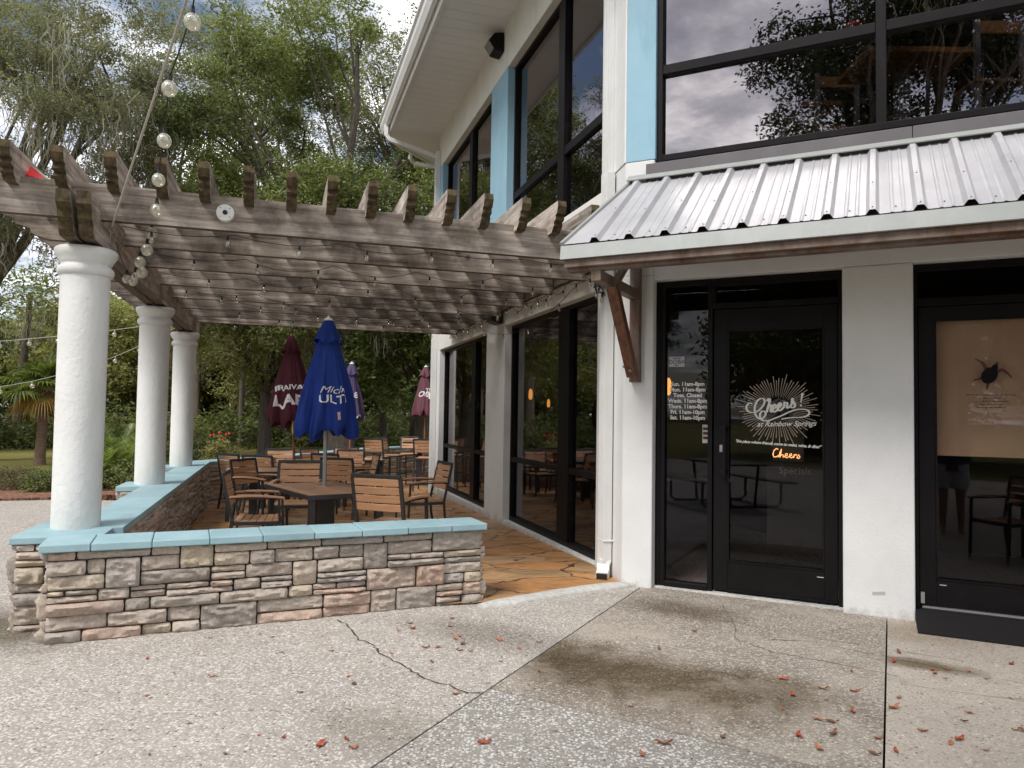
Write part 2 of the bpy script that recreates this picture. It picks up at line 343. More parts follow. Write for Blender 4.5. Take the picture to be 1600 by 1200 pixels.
L_moss = leafmat('spanish moss', (.24, .228, .195), (.46, .43, .365), .4, .9)
L_palm = leafmat('palm frond', (.09, .13, .035), (.30, .36, .10))
L_palmd = leafmat('dry palm frond', (.30, .15, .04), (.50, .33, .12))
L_red = M('red flower', (.75, .04, .03), rough=.6)
L_fall = M('fallen leaf', (.28, .095, .05), rough=.7, var=(.42, .18, .09), vscale=30)
# ================================================================== SETTING
def clip(poly, p, q):
    """keep the part of poly to the left of p->q"""
    out = []; (px, py), (qx, qy) = p, q
    s = lambda v: (qx-px)*(v[1]-py)-(qy-py)*(v[0]-px)
    for i in range(len(poly)):
        a, b = poly[i], poly[(i+1) % len(poly)]; sa, sb = s(a), s(b)
        if sa >= 0: out.append(a)
        if sa*sb < 0: t = sa/(sa-sb); out.append((a[0]+(b[0]-a[0])*t, a[1]+(b[1]-a[1])*t))
    return out
def inset(p, q, g):
    d = Vector((q[0]-p[0], q[1]-p[1])).normalized(); n = Vector((-d.y, d.x))*g
    return (p[0]+n.x, p[1]+n.y), (q[0]+n.x, q[1]+n.y)
def groundmat(name, peb, mortar, scale, cover, stains, soft=None, bump=.6):
    """exposed aggregate: pebbles set in mortar; stains = (x, y, rx, ry, colour, amount)"""
    def fn(nt, c, mp, p):
        nz = N(nt, 'ShaderNodeTexNoise', Scale=35., Detail=3.); nt.links.new(mp.outputs[0], nz.inputs[0])
        add = mixc(nt, .012, mp.outputs[0], nz.outputs['Color'], 'ADD')
        v = N(nt, 'ShaderNodeTexVoronoi', Scale=scale, Randomness=1.); nt.links.new(add, v.inputs[0])
        v2 = N(nt, 'ShaderNodeTexVoronoi', Scale=scale*2.1); nt.links.new(add, v2.inputs[0])
        vc = N(nt, 'ShaderNodeSeparateColor'); nt.links.new(v.outputs['Color'], vc.inputs[0])
        m1 = ramp(nt, mth(nt, 'ADD', v.outputs['Distance'], mth(nt, 'MULTIPLY', vc.outputs[1], .35)), [(cover, 1.), (cover+.10, 0.)])
        m2 = ramp(nt, v2.outputs['Distance'], [(.22, .55), (.34, 0.)])
        pc = ramp(nt, vc.outputs[0], peb)
        big = N(nt, 'ShaderNodeTexNoise', Scale=1.1, Detail=8., Roughness=.65); nt.links.new(mp.outputs[0], big.inputs[0])
        fine = N(nt, 'ShaderNodeTexNoise', Scale=60., Detail=4., Roughness=.7); nt.links.new(mp.outputs[0], fine.inputs[0])
        mc = mixc(nt, ramp(nt, big.outputs[0], [(.35, 0.), (.7, 1.)]), mortar[0], mortar[1])
        mc = mixc(nt, .45, mc, fine.outputs[0], 'OVERLAY')
        c = mixc(nt, m2, mc, tuple(x*.9 for x in peb[1][1]))
        c = mixc(nt, m1, c, pc)
        med = N(nt, 'ShaderNodeTexNoise', Scale=4.5, Detail=8., Roughness=.7); nt.links.new(mp.outputs[0], med.inputs[0])
        c = mixc(nt, ramp(nt, med.outputs[0], [(.50, 0.), (.75, .45)]), c, mixc(nt, 1., c, (.55, .53, .50), 'MULTIPLY'))
        for (x, y, rx, ry, col, amt) in stains:
            mm = N(nt, 'ShaderNodeMapping', vector_type='TEXTURE'); mm.inputs['Location'].default_value = (x, y, 0); mm.inputs['Scale'].default_value = (rx, ry, 1)
            mm.inputs['Rotation'].default_value = (0, 0, R(-28)); nt.links.new(mp.outputs[0], mm.inputs[0])
            ln = N(nt, 'ShaderNodeVectorMath', operation='LENGTH'); nt.links.new(mm.outputs[0], ln.inputs[0])
            f = mth(nt, 'ADD', ln.outputs['Value'], mth(nt, 'MULTIPLY_ADD', med.outputs[0], 1.3, -.65))
            f = ramp(nt, f, [(.35, amt), (1.05, 0.)])
            c = mixc(nt, f, c, mixc(nt, 1., c, col, 'MULTIPLY'))
        if soft:
            lo, hi, col = soft
            c = mixc(nt, ramp(nt, big.outputs[0], [(lo, 0.), (hi, .75)]), c, col)
        b = N(nt, 'ShaderNodeBump', Strength=bump, Distance=.006); nt.links.new(mth(nt, 'ADD', m1, mth(nt, 'MULTIPLY', fine.outputs[0], .7)), b.inputs['Height'])
        nt.links.new(b.outputs[0], p.inputs['Normal'])
        return c
    return M(name, (.3, .3, .3), rough=.85, extra=fn, spec=.3)
peb_l = [(0., (.30, .27, .235)), (.30, (.52, .49, .45)), (.62, (.66, .63, .59)), (.80, (.58, .52, .44)), (.93, (.12, .10, .09)), (1., (.75, .73, .70))]
peb_d = [(0., (.21, .18, .145)), (.35, (.40, .355, .30)), (.7, (.58, .53, .46)), (.88, (.11, .09, .07)), (1., (.68, .63, .56))]
G_left = groundmat('washed pebble concrete', peb_l, ((.33, .295, .26), (.43, .39, .34)), 64, .58, [(-3.6, 5.0, 1.1, .5, (.30, .28, .22), .9), (-.1, 5.0, .9, .35, (.60, .58, .55), .8), (-.6, 3.5, .5, .3, (.62, .60, .56), .7)])
G_mid = groundmat('worn brown aggregate', peb_d, ((.22, .19, .155), (.33, .29, .24)), 70, .60,
                  [(.80, 4.22, 1.15, .58, (.36, .295, .21), .95), (1.35, 5.75, .60, .32, (.42, .36, .30), .8), (.35, 4.6, .5, .5, (.42, .35, .25), .8), (1.5, 4.1, .5, .35, (.5, .44, .34), .7)], soft=(.50, .72, (.44, .39, .325)), bump=.4)
G_front = groundmat('white pebble concrete', [(0., (.34, .31, .28)), (.3, (.56, .54, .51)), (.62, (.66, .65, .63)), (.80, (.56, .52, .46)), (.94, (.10, .09, .085)), (1., (.74, .73, .71))], ((.235, .215, .185), (.33, .30, .26)), 62, .56, [(1.4, 3.2, .6, .4, (.6, .56, .5), .7)])
G_right = groundmat('beige worn concrete', peb_d, ((.38, .335, .28), (.46, .405, .345)), 66, .46, [(2.55, 4.55, .42, .14, (.32, .27, .18), .9), (2.9, 5.2, .6, .35, (.7, .64, .55), .6)], soft=(.60, .85, (.50, .44, .37)), bump=.35)
M_dirt = M('dark joint soil', (.035, .028, .02), rough=1, var=(.075, .065, .04), vscale=9)
def lawn_extra(nt, c, mp, p):
    n = N(nt, 'ShaderNodeTexNoise', Scale=.09, Detail=5.); nt.links.new(mp.outputs[0], n.inputs[0])
    c = mixc(nt, ramp(nt, n.outputs[0], [(.4, 0.), (.62, .8)]), c, (.24, .20, .075))
    n = N(nt, 'ShaderNodeTexNoise', Scale=1.9, Detail=7., Roughness=.8); nt.links.new(mp.outputs[0], n.inputs[0])
    return mixc(nt, ramp(nt, n.outputs[0], [(.5, 0.), (.72, .5)]), c, (.07, .085, .022))
M_lawn = M('mown lawn', (.155, .155, .042), rough=.95, var=(.215, .20, .06), vscale=.6, extra=lawn_extra, bump=.5, bscale=30, spec=.1)
M_floorw = M('woodland floor', (.05, .042, .022), rough=1, var=(.10, .085, .04), vscale=1.5, bump=.8, bscale=5, spec=.1)
b = MB(); b.add([(-500, -500, -.30), (500, -500, -.30), (500, 500, -.30), (-500, 500, -.30)], [(0, 1, 2, 3)])
tag(b.build('ground', M_floorw), kind='structure')
b = MB(); b.v = [(-120, 11, -.045), (-9.2, 11, -.045), (-6.0, 13, -.045), (-4.9, 24.5, -.045), (12, 27.5, -.045), (12, 33, -.045), (-120, 31, -.045)]; b.f = [tuple(range(7))]; b.t = [.5]*7; b.sm = [False]
tag(b.build('lawn', M_lawn), kind='structure')
b = MB(); b.add([(-120, -120, -.04), (120, -120, -.04), (120, -8.9, -.04), (-120, -8.9, -.04)], [(0, 1, 2, 3)]); tag(b.build('lawn', M_lawn), kind='structure')
# joints of the pavement slabs
J1 = ((-.98, 2.35), (1.12, 6.40)); J2 = ((-.10, 4.06), (1.68, 3.02)); J3 = ((2.78, 5.42), (1.52, 3.0))
back = ((-2.5, -40), (-30, -40))
def ext(j, k=40):
    p, q = Vector(j[0]), Vector(j[1]); d = (q-p).normalized(); return tuple(p-d*k), tuple(q+d*k)
big = [(-60, -9), (25, -9), (25, 12.), (-2, 12.0), (-7.3, 11.9), (-9.4, 11.2), (-60, 10.4)]
def slab(name, polys, z0, z1, mat):
    bb = MB()
    for poly in polys:
        n = len(poly); bb.add([(x, y, z1) for x, y in poly]+[(x, y, z0) for x, y in poly], [tuple(range(n))]+[(i, n+i, n+(i+1) % n, (i+1) % n) for i in range(n)])
    return tag(bb.build(name, mat), kind='structure')
g = .005
e1, e2, e3 = ext(J1), ext(J2), ext(J3)
left = clip(big, *inset(*e1, g))
crack = [(-1.24, 5.33), (-1.15, 5.22), (-.98, 4.87), (-.86, 4.75), (-.79, 4.58), (-.60, 4.36), (-.45, 4.17), (-.28, 4.05), (-.22, 3.98), (-.13, 3.985)]
ce0, ce1 = (-1.9, 6.5), (-.155, 3.96)
LL, LR = (-2.92, 4.80), (1.05, 6.56)
out0, out1 = tuple(W(-60, 4.44, 0))[:2], tuple(W(60, 4.44, 0))[:2]
far = clip(left, LR, LL) if False else left
A_ = clip(left, *(LR, LL))            # camera side of the low front wall
B_ = clip(clip(left, LL, LR), out0, out1)   # beyond that line, outside the left wall
slab('pavement', [A_, B_], -.25, 0, G_left)
rest = clip(big, *inset(e1[1], e1[0], g))
mid = clip(clip(rest, *inset(*e2, g)), *inset(e3[1], e3[0], g))
front = clip(clip(rest, *inset(e2[1], e2[0], g)), *inset(e3[1], e3[0], g))
right = clip(rest, *inset(*e3, g))
slab('pavement', [mid], -.25, -.001, G_mid)
slab('pavement', [front], -.25, -.001, G_front)
slab('pavement', [right], -.25, -.001, G_right)
# jagged crack strips lying in the slab surface
def crackstrip(name, pts, wd, z=.0015, seed=1, jit=.012, sub=6):
    rnd = random.Random(seed); P = []
    for i in range(len(pts)-1):
        for k in range(sub):
            t = k/sub; P.append(Vector(pts[i]).lerp(Vector(pts[i+1]), t)+Vector((rnd.uniform(-jit, jit), rnd.uniform(-jit, jit))))
    P.append(Vector(pts[-1])); bb = MB(); vs = []
    for i, p in enumerate(P):
        d = (P[min(i+1, len(P)-1)]-P[max(i-1, 0)]).normalized(); n = Vector((-d.y, d.x)); ww = wd*rnd.uniform(.4, 1.5)*(.3 if i in (0, len(P)-1) else 1)
        vs += [(p.x+n.x*ww, p.y+n.y*ww, z), (p.x-n.x*ww, p.y-n.y*ww, z)]
    bb.add(vs, [(2*i, 2*i+1, 2*i+3, 2*i+2) for i in range(len(P)-1)])
    return bb.build(name, M_dirt)
for i, (pts, wd) in enumerate([(crack, .0062), ([(1.28, 5.72), (1.6, 5.45), (2.0, 5.15), (2.45, 4.85), (2.9, 4.62)], .002), ([(1.75, 5.0), (2.02, 5.0), (2.35, 4.72), (2.62, 4.62)], .0025), ([(1.72, 5.95), (1.66, 5.5), (1.62, 5.28)], .002),
                               ([(1.62, 5.28), (1.55, 5.0), (1.7, 4.75), (1.95, 4.6), (2.3, 4.33)], .0022), ([(1.0, 6.1), (1.3, 5.62)], .0015), ([(2.35, 4.72), (2.9, 4.3), (3.3, 4.1)], .002), ([(-4.6, 6.8), (-3.7, 5.6), (-3.2, 4.9)], .006), ([(2.66, 4.05), (3.2, 3.9)], .0025)]):
    tag(crackstrip('pavement_crack', pts, wd, seed=i+3), kind='structure')
M_efflo = M('lime efflorescence', (.55, .50, .38), rough=.9, var=(.36, .31, .24), vscale=14)
for pts_, wd_ in (([(.78, 5.0), (1.3, 4.66), (1.62, 4.47)], .006), ([(2.25, 4.22), (2.75, 4.02), (3.1, 3.88)], .008)):
    o = crackstrip('pavement_stain', pts_, wd_, z=.001, seed=31, jit=.006); o.data.materials[0] = M_efflo; tag(o, kind='structure')
# flagstone patio, sloping gently away
def flag_extra(nt, c, mp, p):
    nz = N(nt, 'ShaderNodeTexNoise', Scale=1.6, Detail=5., Roughness=.6); nt.links.new(mp.outputs[0], nz.inputs[0])
    ad = mixc(nt, .55, mp.outputs[0], nz.outputs['Color'], 'ADD')
    st = N(nt, 'ShaderNodeMapping'); st.inputs['Scale'].default_value = (1., 1.35, 1); st.inputs['Rotation'].default_value = (0, 0, .5); nt.links.new(ad, st.inputs[0])
    v = N(nt, 'ShaderNodeTexVoronoi', Scale=1.5, feature='DISTANCE_TO_EDGE'); nt.links.new(st.outputs[0], v.inputs[0])
    vc = N(nt, 'ShaderNodeTexVoronoi', Scale=1.5); nt.links.new(st.outputs[0], vc.inputs[0])
    s = N(nt, 'ShaderNodeSeparateColor'); nt.links.new(vc.outputs['Color'], s.inputs[0])
    c = ramp(nt, s.outputs[0], [(0., (.30, .16, .08)), (.25, (.47, .23, .09)), (.5, (.40, .25, .13)), (.7, (.55, .28, .11)), (1., (.34, .23, .15))])
    st2 = N(nt, 'ShaderNodeMapping'); st2.inputs['Scale'].default_value = (1., 2.6, 1); st2.inputs['Rotation'].default_value = (0, 0, .35); nt.links.new(mp.outputs[0], st2.inputs[0])
    n2 = N(nt, 'ShaderNodeTexNoise', Scale=1.7, Detail=9., Roughness=.7, Distortion=.8); nt.links.new(st2.outputs[0], n2.inputs[0])
    c = mixc(nt, ramp(nt, n2.outputs[0], [(.48, 0.), (.64, .75)]), c, (.14, .105, .06))
    c = mixc(nt, ramp(nt, n2.outputs[0], [(.30, .65), (.42, 0.)]), c, (.60, .32, .14))
    n3 = N(nt, 'ShaderNodeTexNoise', Scale=14., Detail=7., Roughness=.7); nt.links.new(st2.outputs[0], n3.inputs[0])
    c = mixc(nt, .5, c, n3.outputs[0], 'OVERLAY')
    e = ramp(nt, v.outputs['Distance'], [(.010, 1.), (.030, 0.)])
    e = mth(nt, 'MULTIPLY', e, ramp(nt, nz.outputs[0], [(.38, .35), (.55, 1.)]))
    c = mixc(nt, e, c, (.035, .022, .014))
    b = N(nt, 'ShaderNodeBump', Strength=.7, Distance=.012); nt.links.new(mth(nt, 'SUBTRACT', mth(nt, 'MULTIPLY', n3.outputs[0], .5), e), b.inputs['Height']); nt.links.new(b.outputs[0], p.inputs['Normal'])
    nt.links.new(ramp(nt, n2.outputs[0], [(.35, .32), (.6, .62)]), p.inputs['Roughness'])
    return c
M_flag = M('flagstone', (.3, .15, .05), rough=.5, extra=flag_extra, spec=.4)
PZ = lambda u: .018-.016*max(u+.6, 0)          # patio surface height along the wing
b = MB()
edge = [(-1.0, 1.56), (-.86, 1.2), (-.72, .8), (-.63, .35), (-.60, -.15)]
top = [(14, -6), (14, 4.4), (7, 4.4)]
pl = [(*e,) for e in edge]+[(-.60, -.4)]+[(14., -.4), (14., 4.45), (0, 4.45), (-.8, 4.3)]
vs = [tuple(W(a, c_, PZ(a))) for a, c_ in pl]; b.add(vs, [tuple(range(len(vs)))[::-1]])
b.add([tuple(W(a, c_, z)) for (a, c_) in edge for z in (PZ(a), -.1)], [(2*i, 2*i+1, 2*i+3, 2*i+2) for i in range(len(edge)-1)])
bm_ = b
tag(b.build('patio', M_flag), kind='structure')
# white painted curb at the patio mouth
b = MB(); pts = [(-1.02, 1.62), (-.98, 1.45), (-.90, 1.2), (-.80, .9), (-.72, .6), (-.665, .32), (-.62, .02)]
P3 = [W(a-.06, c_, .012) for a, c_ in pts]
n = 12; vs = []
for i, p in enumerate(P3):
    d = (P3[min(i+1, len(P3)-1)]-P3[max(i-1, 0)]).normalized(); nn = Vector((-d.y, d.x, 0)); e = .62 if i in (0, len(P3)-1) else 1
    for k in range(n):
        a = math.pi*k/(n-1); wob = 1+.05*math.sin(i*3+k)
        vs.append(p+nn*math.cos(a)*.085*e*wob+Vector((0, 0, -.012+.038*math.sin(a)**.6*e)))
b.add(vs, [(i*n+k, i*n+k+1, (i+1)*n+k+1, (i+1)*n+k) for i in range(len(P3)-1) for k in range(n-1)]+[tuple(range(n)), tuple((len(P3)-1)*n+k for k in range(n))[::-1]], True)
tag(b.build('curb', M_curb), 'low white painted concrete kerb curving across the patio mouth', 'kerb', kind=None)
# mulch bed at the left
def mulch_fn(nt, c, mp, p):
    v = N(nt, 'ShaderNodeTexVoronoi', Scale=26.); m2 = N(nt, 'ShaderNodeMapping'); m2.inputs['Scale'].default_value = (1, 2.2, 1); nt.links.new(mp.outputs[0], m2.inputs[0]); nt.links.new(m2.outputs[0], v.inputs[0])
    s = N(nt, 'ShaderNodeSeparateColor'); nt.links.new(v.outputs['Color'], s.inputs[0])
    return ramp(nt, s.outputs[0], [(0., (.05, .022, .014)), (.5, (.20, .085, .05)), (1., (.36, .19, .12))])
M_mulch = M('pine bark mulch', (.2, .08, .05), rough=1, extra=mulch_fn, bump=.8, bscale=40)
rnd = random.Random(4)
b = MB(); pl = [(-20, 10.7), (-15, 11.0), (-9.4, 11.25), (-7.5, 11.95), (-6.2, 12.9), (-6.3, 15), (-6.6, 20), (-7.2, 24.2), (-8.8, 24.2), (-8.4, 18), (-9.2, 14.6), (-12, 14.2), (-20, 13.8)]
nseg = len(pl); b.add([(x, y, .03) for x, y in pl]+[(x, y, -.2) for x, y in pl], [tuple(range(nseg))]+[(i, nseg+i, nseg+(i+1) % nseg, (i+1) % nseg) for i in range(nseg)])
tag(b.build('mulch_bed', M_mulch), kind='structure')
# ================================================================== BUILDING
BLD = empty('restaurant_building', (1.31409, 6.52654, 0), 'white two storey restaurant building with blue trim, dark framed windows and corner entrance', 'building')
ZT = 7.19; ZF2 = 3.2
def bb(fr=W): return MB(fr)
def bbuild(mb, name, mat, parent=None, bevel=0): return mb.build(name, mat, parent or BLD, bevel)
# --- white walls. wing plane b=.12, facade plane b=.12
b = bb(W)
b.box(3.24, 4.19, -.10, .12, -.3, 2.76); bbuild(b, 'pillar', M_white, bevel=.006)
b = bb(W); b.box(7.60, 8.05, -.10, .12, -.3, 2.76)
bbuild(b, 'pillar', M_white, bevel=.006)
b = bb(W); b.box(-.28, 8.05, -.12, .123, 2.755, 3.74); bbuild(b, 'wall_band', M_band, bevel=.006)
b = bb(W); b.box(-.42, 8.05, -.12, .12, 6.52, 7.2); bbuild(b, 'upper_wall_band', M_band, bevel=.006)
# near corner pier: joins both planes
def pt(fr, a, c): v = fr(a, c, 0); return (v.x, v.y)
cp = [pt(W, .10, .12), pt(W, -.475, .12), pt(FA, -.355, .12), pt(FA, -.02, .12), pt(FA, -.02, -.12), pt(FA, -.25, -.2), pt(W, .10, -.12)]
# exact corner of the two planes
def isect():
    p1, p2 = W(0, .12, 0), FA(0, .12, 0)
    # p1 + s U = p2 + t Q
    det = U.x*(-Q.y)+U.y*Q.x; dx, dy = p2.x-p1.x, p2.y-p1.y
    s = (dx*(-Q.y)+dy*Q.x)/det; return s, (W(s, .12, 0)-FA(0, .12, 0)).dot(Q)
SC, QC = isect()
PC = pt(FA, -.29, .12)
cp = [pt(W, .10, .12), PC, pt(FA, -.02, .12), pt(FA, -.02, -.12), pt(FA, -.1, -.15), pt(W, .10, -.12)]
b = MB(); b.prism(cp, -.3, 2.76, 'z'); bbuild(b, 'corner_pier', M_white, bevel=.012)
cpu = [pt(W, .02, .118), pt(FA, -.288, .118), pt(FA, -.02, .116), pt(FA, -.02, -.12), pt(FA, -.1, -.15), pt(W, .02, -.12)]
b = MB(); b.prism(cpu, 2.757, 3.80, 'z'); bbuild(b, 'corner_wall', M_white, bevel=.01)
cp2 = [pt(FA, -.282, .12), pt(FA, -.012, .12), pt(FA, -.012, -.12), pt(FA, -.10, -.12)]
b = MB(); b.prism(cp2, 3.80, 7.2, 'z'); bbuild(b, 'blue_panel', M_blue, bevel=.006)
cp3 = [pt(W, .02, .125), pt(FA, -.296, .124), pt(FA, -.284, .124), pt(FA, -.16, -.10), pt(W, .02, -.05)]
b = MB(); b.prism(cp3, 3.80, 7.2, 'z'); bbuild(b, 'corner_trim', M_pvc, bevel=.004)
# facade walls
b = bb(FA); b.box(1.505, 2.0, -.12, .12, -.3, 2.71); bbuild(b, 'pillar', M_white, bevel=.012)
b = bb(FA); b.box(-.02, 6.2, -.12, .118, 2.71, 3.61); bbuild(b, 'lintel_wall', M_white, bevel=.006)
b = bb(FA); b.box(3.9, 6.2, -.12, .12, -.3, 2.71); bbuild(b, 'pillar', M_white, bevel=.01)
b = bb(FA); b.box(5.6, 6.2, -.12, .12, 3.8, 7.2); bbuild(b, 'pillar', M_white, bevel=.01)
b = bb(FA); b.box(-.01, 5.6, -.10, .10, 6.5, 7.2); bbuild(b, 'upper_wall_band', M_band)
# bronze flashing sill
b = bb(FA); b.prism([(-.10, 3.78), (.145, 3.755), (.150, 3.60), (-.10, 3.60)], -.09, 2.0, 'a'); bbuild(b, 'sill_flashing', M_bronze, bevel=.003)
b = bb(FA); b.prism([(-.10, 3.78), (.147, 3.755), (.152, 3.60), (-.10, 3.60)], 2.004, 5.6, 'a'); bbuild(b, 'sill_flashing', M_bronze, bevel=.003)
# blue upper pillars of the wing
b = bb(W); b.box(3.28, 4.12, -.10, .125, 3.74, 6.525); bbuild(b, 'blue_pillar', M_blue, bevel=.006)
b = bb(W); b.box(7.62, 8.04, -.10, .125, 3.74, 6.525); bbuild(b, 'blue_pillar', M_blue, bevel=.006)
# hidden structure: back walls, floors, roof
cor = [W(8.05, .12, 0), W(8.05, -.5, 0)]
T = Vector((math.sin(A1+math.pi/4), math.cos(A1+math.pi/4), 0))
e0 = W(8.05, .12, 0); e1_ = e0+T*7.6
b = MB(); nrm = Vector((-T.y, T.x, 0))
for z0, z1 in ((-.3, 7.2),):
    b.add([e0+Vector((0, 0, z0)), e1_+Vector((0, 0, z0)), e1_+Vector((0, 0, z1)), e0+Vector((0, 0, z1)), e0-nrm*.24+Vector((0, 0, z0)), e1_-nrm*.24+Vector((0, 0, z0)), e1_-nrm*.24+Vector((0, 0, z1)), e0-nrm*.24+Vector((0, 0, z1))],
          [(0, 1, 2, 3), (7, 6, 5, 4), (0, 4, 5, 1), (3, 2, 6, 7), (0, 3, 7, 4), (1, 5, 6, 2)])
bbuild(b, 'rear_wall', M_white)
foot = [pt(W, 8.04, -.16), pt(W, .0, -.16), pt(FA, .0, -.16), pt(FA, 6.1, -.16), (12.5, 6.), (13, 16), ((e1_-nrm*.3).x, (e1_-nrm*.3).y)]
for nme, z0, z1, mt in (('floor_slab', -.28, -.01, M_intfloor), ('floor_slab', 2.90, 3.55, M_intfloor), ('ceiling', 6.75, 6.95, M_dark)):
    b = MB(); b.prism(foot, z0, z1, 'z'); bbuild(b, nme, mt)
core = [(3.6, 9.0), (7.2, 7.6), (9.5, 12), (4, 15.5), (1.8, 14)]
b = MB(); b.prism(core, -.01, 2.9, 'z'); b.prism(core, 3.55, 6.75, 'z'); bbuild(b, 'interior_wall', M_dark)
b = MB(); b.prism([(12.5, 6.), (12.8, 6), (13.3, 16), (13, 16)], -.3, 7.2, 'z'); b.prism([pt(FA, 6.1, -.16), (12.5, 6), (12.5, 6.2), pt(FA, 6.1, -.4)], -.3, 7.2, 'z'); b.prism([(13, 16), ((e1_).x, (e1_).y), ((e1_).x, (e1_).y+.2), (13.2, 16.2)], -.3, 7.2, 'z'); bbuild(b, 'rear_wall', M_white)
# --- soffit, fascia, gutter along the wing, turning at the far corner
EV = 1.13; uc = 8.05+EV*.36
de = (T+U).normalized()
ec = W(uc, EV, 0)
wc = W(8.05, .10, 0)
b = MB(); nb = 46
for k in range(nb):
    a0 = -2.4+k*(uc+2.4)/nb; a1 = a0+(uc+2.4)/nb-.008
    def lim(a, c):    # mitre
        return min(a, 8.05+(uc-8.05)*max(c, 0)/EV)
    z = ZT+.0
    c0, c1 = .10, EV-.02
    q = [(a0, c0), (lim(a1, c0) if a0 < 8.05 else 8.05, c0), (a1, c1), (a0, c1)]
    if a0 >= 8.05:
        q = [(8.05, c0), (8.05, c0+.001), (a1, c1), (a0, c1)]
    elif a1 > 8.05: q = [(a0, c0), (8.05, c0), (a1, c1), (a0, c1)]
    vs = [W(x, y, z) for x, y in q]+[W(x, y, z+.02) for x, y in q]
    b.add(vs, [(0, 1, 2, 3), (4, 7, 6, 5), (0, 4, 5, 1), (2, 6, 7, 3), (1, 5, 6, 2), (0, 3, 7, 4)])
    b.add([W(a1, c0, z+.006), W(a1+.008, c0, z+.006), W(a1+.008, c1, z+.006), W(a1, c1, z+.006)], [(0, 1, 2, 3)])
bbuild(b, 'soffit', M_soffit)
# next side's soffit
b = MB(); nT = Vector((-T.y, T.x, 0))
o2 = ec+T*7.5; w2 = wc+T*7.5
b.add([wc+Vector((0, 0, ZT)), ec+Vector((0, 0, ZT)), o2+Vector((0, 0, ZT)), w2+Vector((0, 0, ZT))], [(0, 1, 2, 3)])
bbuild(b, 'soffit', M_soffit)
# gutter profile (b outward, z)
prof = [(EV-.03+(b_*1.15 if b_ else 0), ZT-.035+z_*1.75) for b_, z_ in [(0, 0), (.05, 0), (.05, .085), (.08, .065), (.13, .07), (.17, .135), (.175, .19), (.205, .205), (.205, .225), (0, .225)]]
prof_old = [(EV-.03, ZT-.035), (EV+.02, ZT-.035), (EV+.02, ZT+.05), (EV+.05, ZT+.03), (EV+.10, ZT+.035), (EV+.14, ZT+.10), (EV+.145, ZT+.155), (EV+.175, ZT+.17), (EV+.175, ZT+.19), (EV-.03, ZT+.19)]
def sweep(prof, path, frs):
    """prof points (b,z); path = list of (point, outward dir) with mitre already in dir length"""
    mbx = MB(); n = len(prof); vs = []
    for p, d in path: vs += [p+d*bq+Vector((0, 0, z)) for bq, z in prof]
    fs = [(i*n+k, i*n+(k+1) % n, (i+1)*n+(k+1) % n, (i+1)*n+k) for i in range(len(path)-1) for k in range(n)]+[tuple(range(n)), tuple((len(path)-1)*n+k for k in range(n))[::-1]]
    return mbx.add(vs, fs)
mit = (ec-wc)/EV; mit = Vector((mit.x, mit.y, 0))
nT = Vector((-T.y, T.x, 0))
w0 = W(-2.4, 0, 0)
bbuild(sweep(prof, [(w0, NW), (wc-mit*.0+Vector((0, 0, 0)), mit), (wc+T*7.5, mit)], None), 'gutter', M_pvc, bevel=.004)
# drip edge of roof and roof planes
r0, r1, r2 = W(-2.4, EV+.08, ZT+.375), wc+mit*(EV+.08)+Vector((0, 0, ZT+.375)), wc+T*7.5+mit*(EV+.08)+Vector((0, 0, ZT+.375))
h = Vector((0, 0, 1.9)); b = MB()
b.add([r0, r1, W(6, -4, ZT)+h, W(-2.4, -4, ZT)+h], [(0, 1, 2, 3)]); b.add([r1, r2, W(12, -5, ZT)+h, W(6, -4, ZT)+h], [(0, 1, 2, 3)])
f0, f1 = FA(-.6, .9, ZT+.375), FA(6.8, .9, ZT+.375)
b.add([r0, W(-2.4, -4, ZT)+h, f1+Vector((3, 4, 2)), f1, f0], [(0, 1, 2, 3, 4)])
b.add([W(-2.4, -4, ZT)+h, W(6, -4, ZT)+h, W(12, -5, ZT)+h, f1+Vector((3, 4, 2))], [(0, 1, 2, 3)])
bbuild(b, 'roof', M('shingle roof', (.10, .095, .09), rough=.9, var=(.16, .15, .14), vscale=12))
# --- windows
def window(fr, a0, a1, z0, z1, mulls, rails, name='window', glass=None, o=-.03, fw_=.05, depth=.10, parent=None, outer=(1, 1, 1, 1)):
    b = MB(fr); d0, d1 = o-depth/2, o+depth/2
    b.box(a0, a0+fw_, d0, d1, z0, z1); b.box(a1-fw_, a1, d0, d1, z0, z1)
    b.box(a0+fw_, a1-fw_, d0, d1, z1-fw_, z1); b.box(a0+fw_, a1-fw_, d0, d1+.012, z0, z0+fw_*1.15)
    ms = [(m-.5*w_, m+.5*w_) for m, w_ in mulls]
    for x0, x1 in ms: b.box(x0, x1, d0, d1+.004, z0+fw_*1.15, z1-fw_)
    xs = [a0+fw_]+[v for mm in ms for v in mm]+[a1-fw_]
    for i in range(0, len(xs), 2):
        for zr, hr in rails: b.box(xs[i], xs[i+1], d0, d1-.004, zr-hr/2, zr+hr/2)
    wn = bbuild(b, name, M_black, parent, bevel=.004)
    zs = [z0+fw_*1.15]+[v for zr, hr in rails for v in (zr-hr/2, zr+hr/2)]+[z1-fw_]
    for i in range(0, len(xs), 2):
        for j in range(0, len(zs), 2):
            g_ = MB(fr); g_.box(xs[i]+.001, xs[i+1]-.001, o-.003, o+.003, zs[j]+.001, zs[j+1]-.001)
            g_.build('pane', glass or M_glass, wn)
    return wn
def org(o_): return o_
window(W, .10, 3.24, .02, 2.755, [(1.24, .33)], [(.87, .065)])
window(W, 4.19, 7.60, .02, 2.755, [(5.32, .26)], [(.87, .065)])
window(W, .02, 3.28, 3.74, 6.52, [(1.42, .20)], [(4.62, .10)], glass=M_glassup)
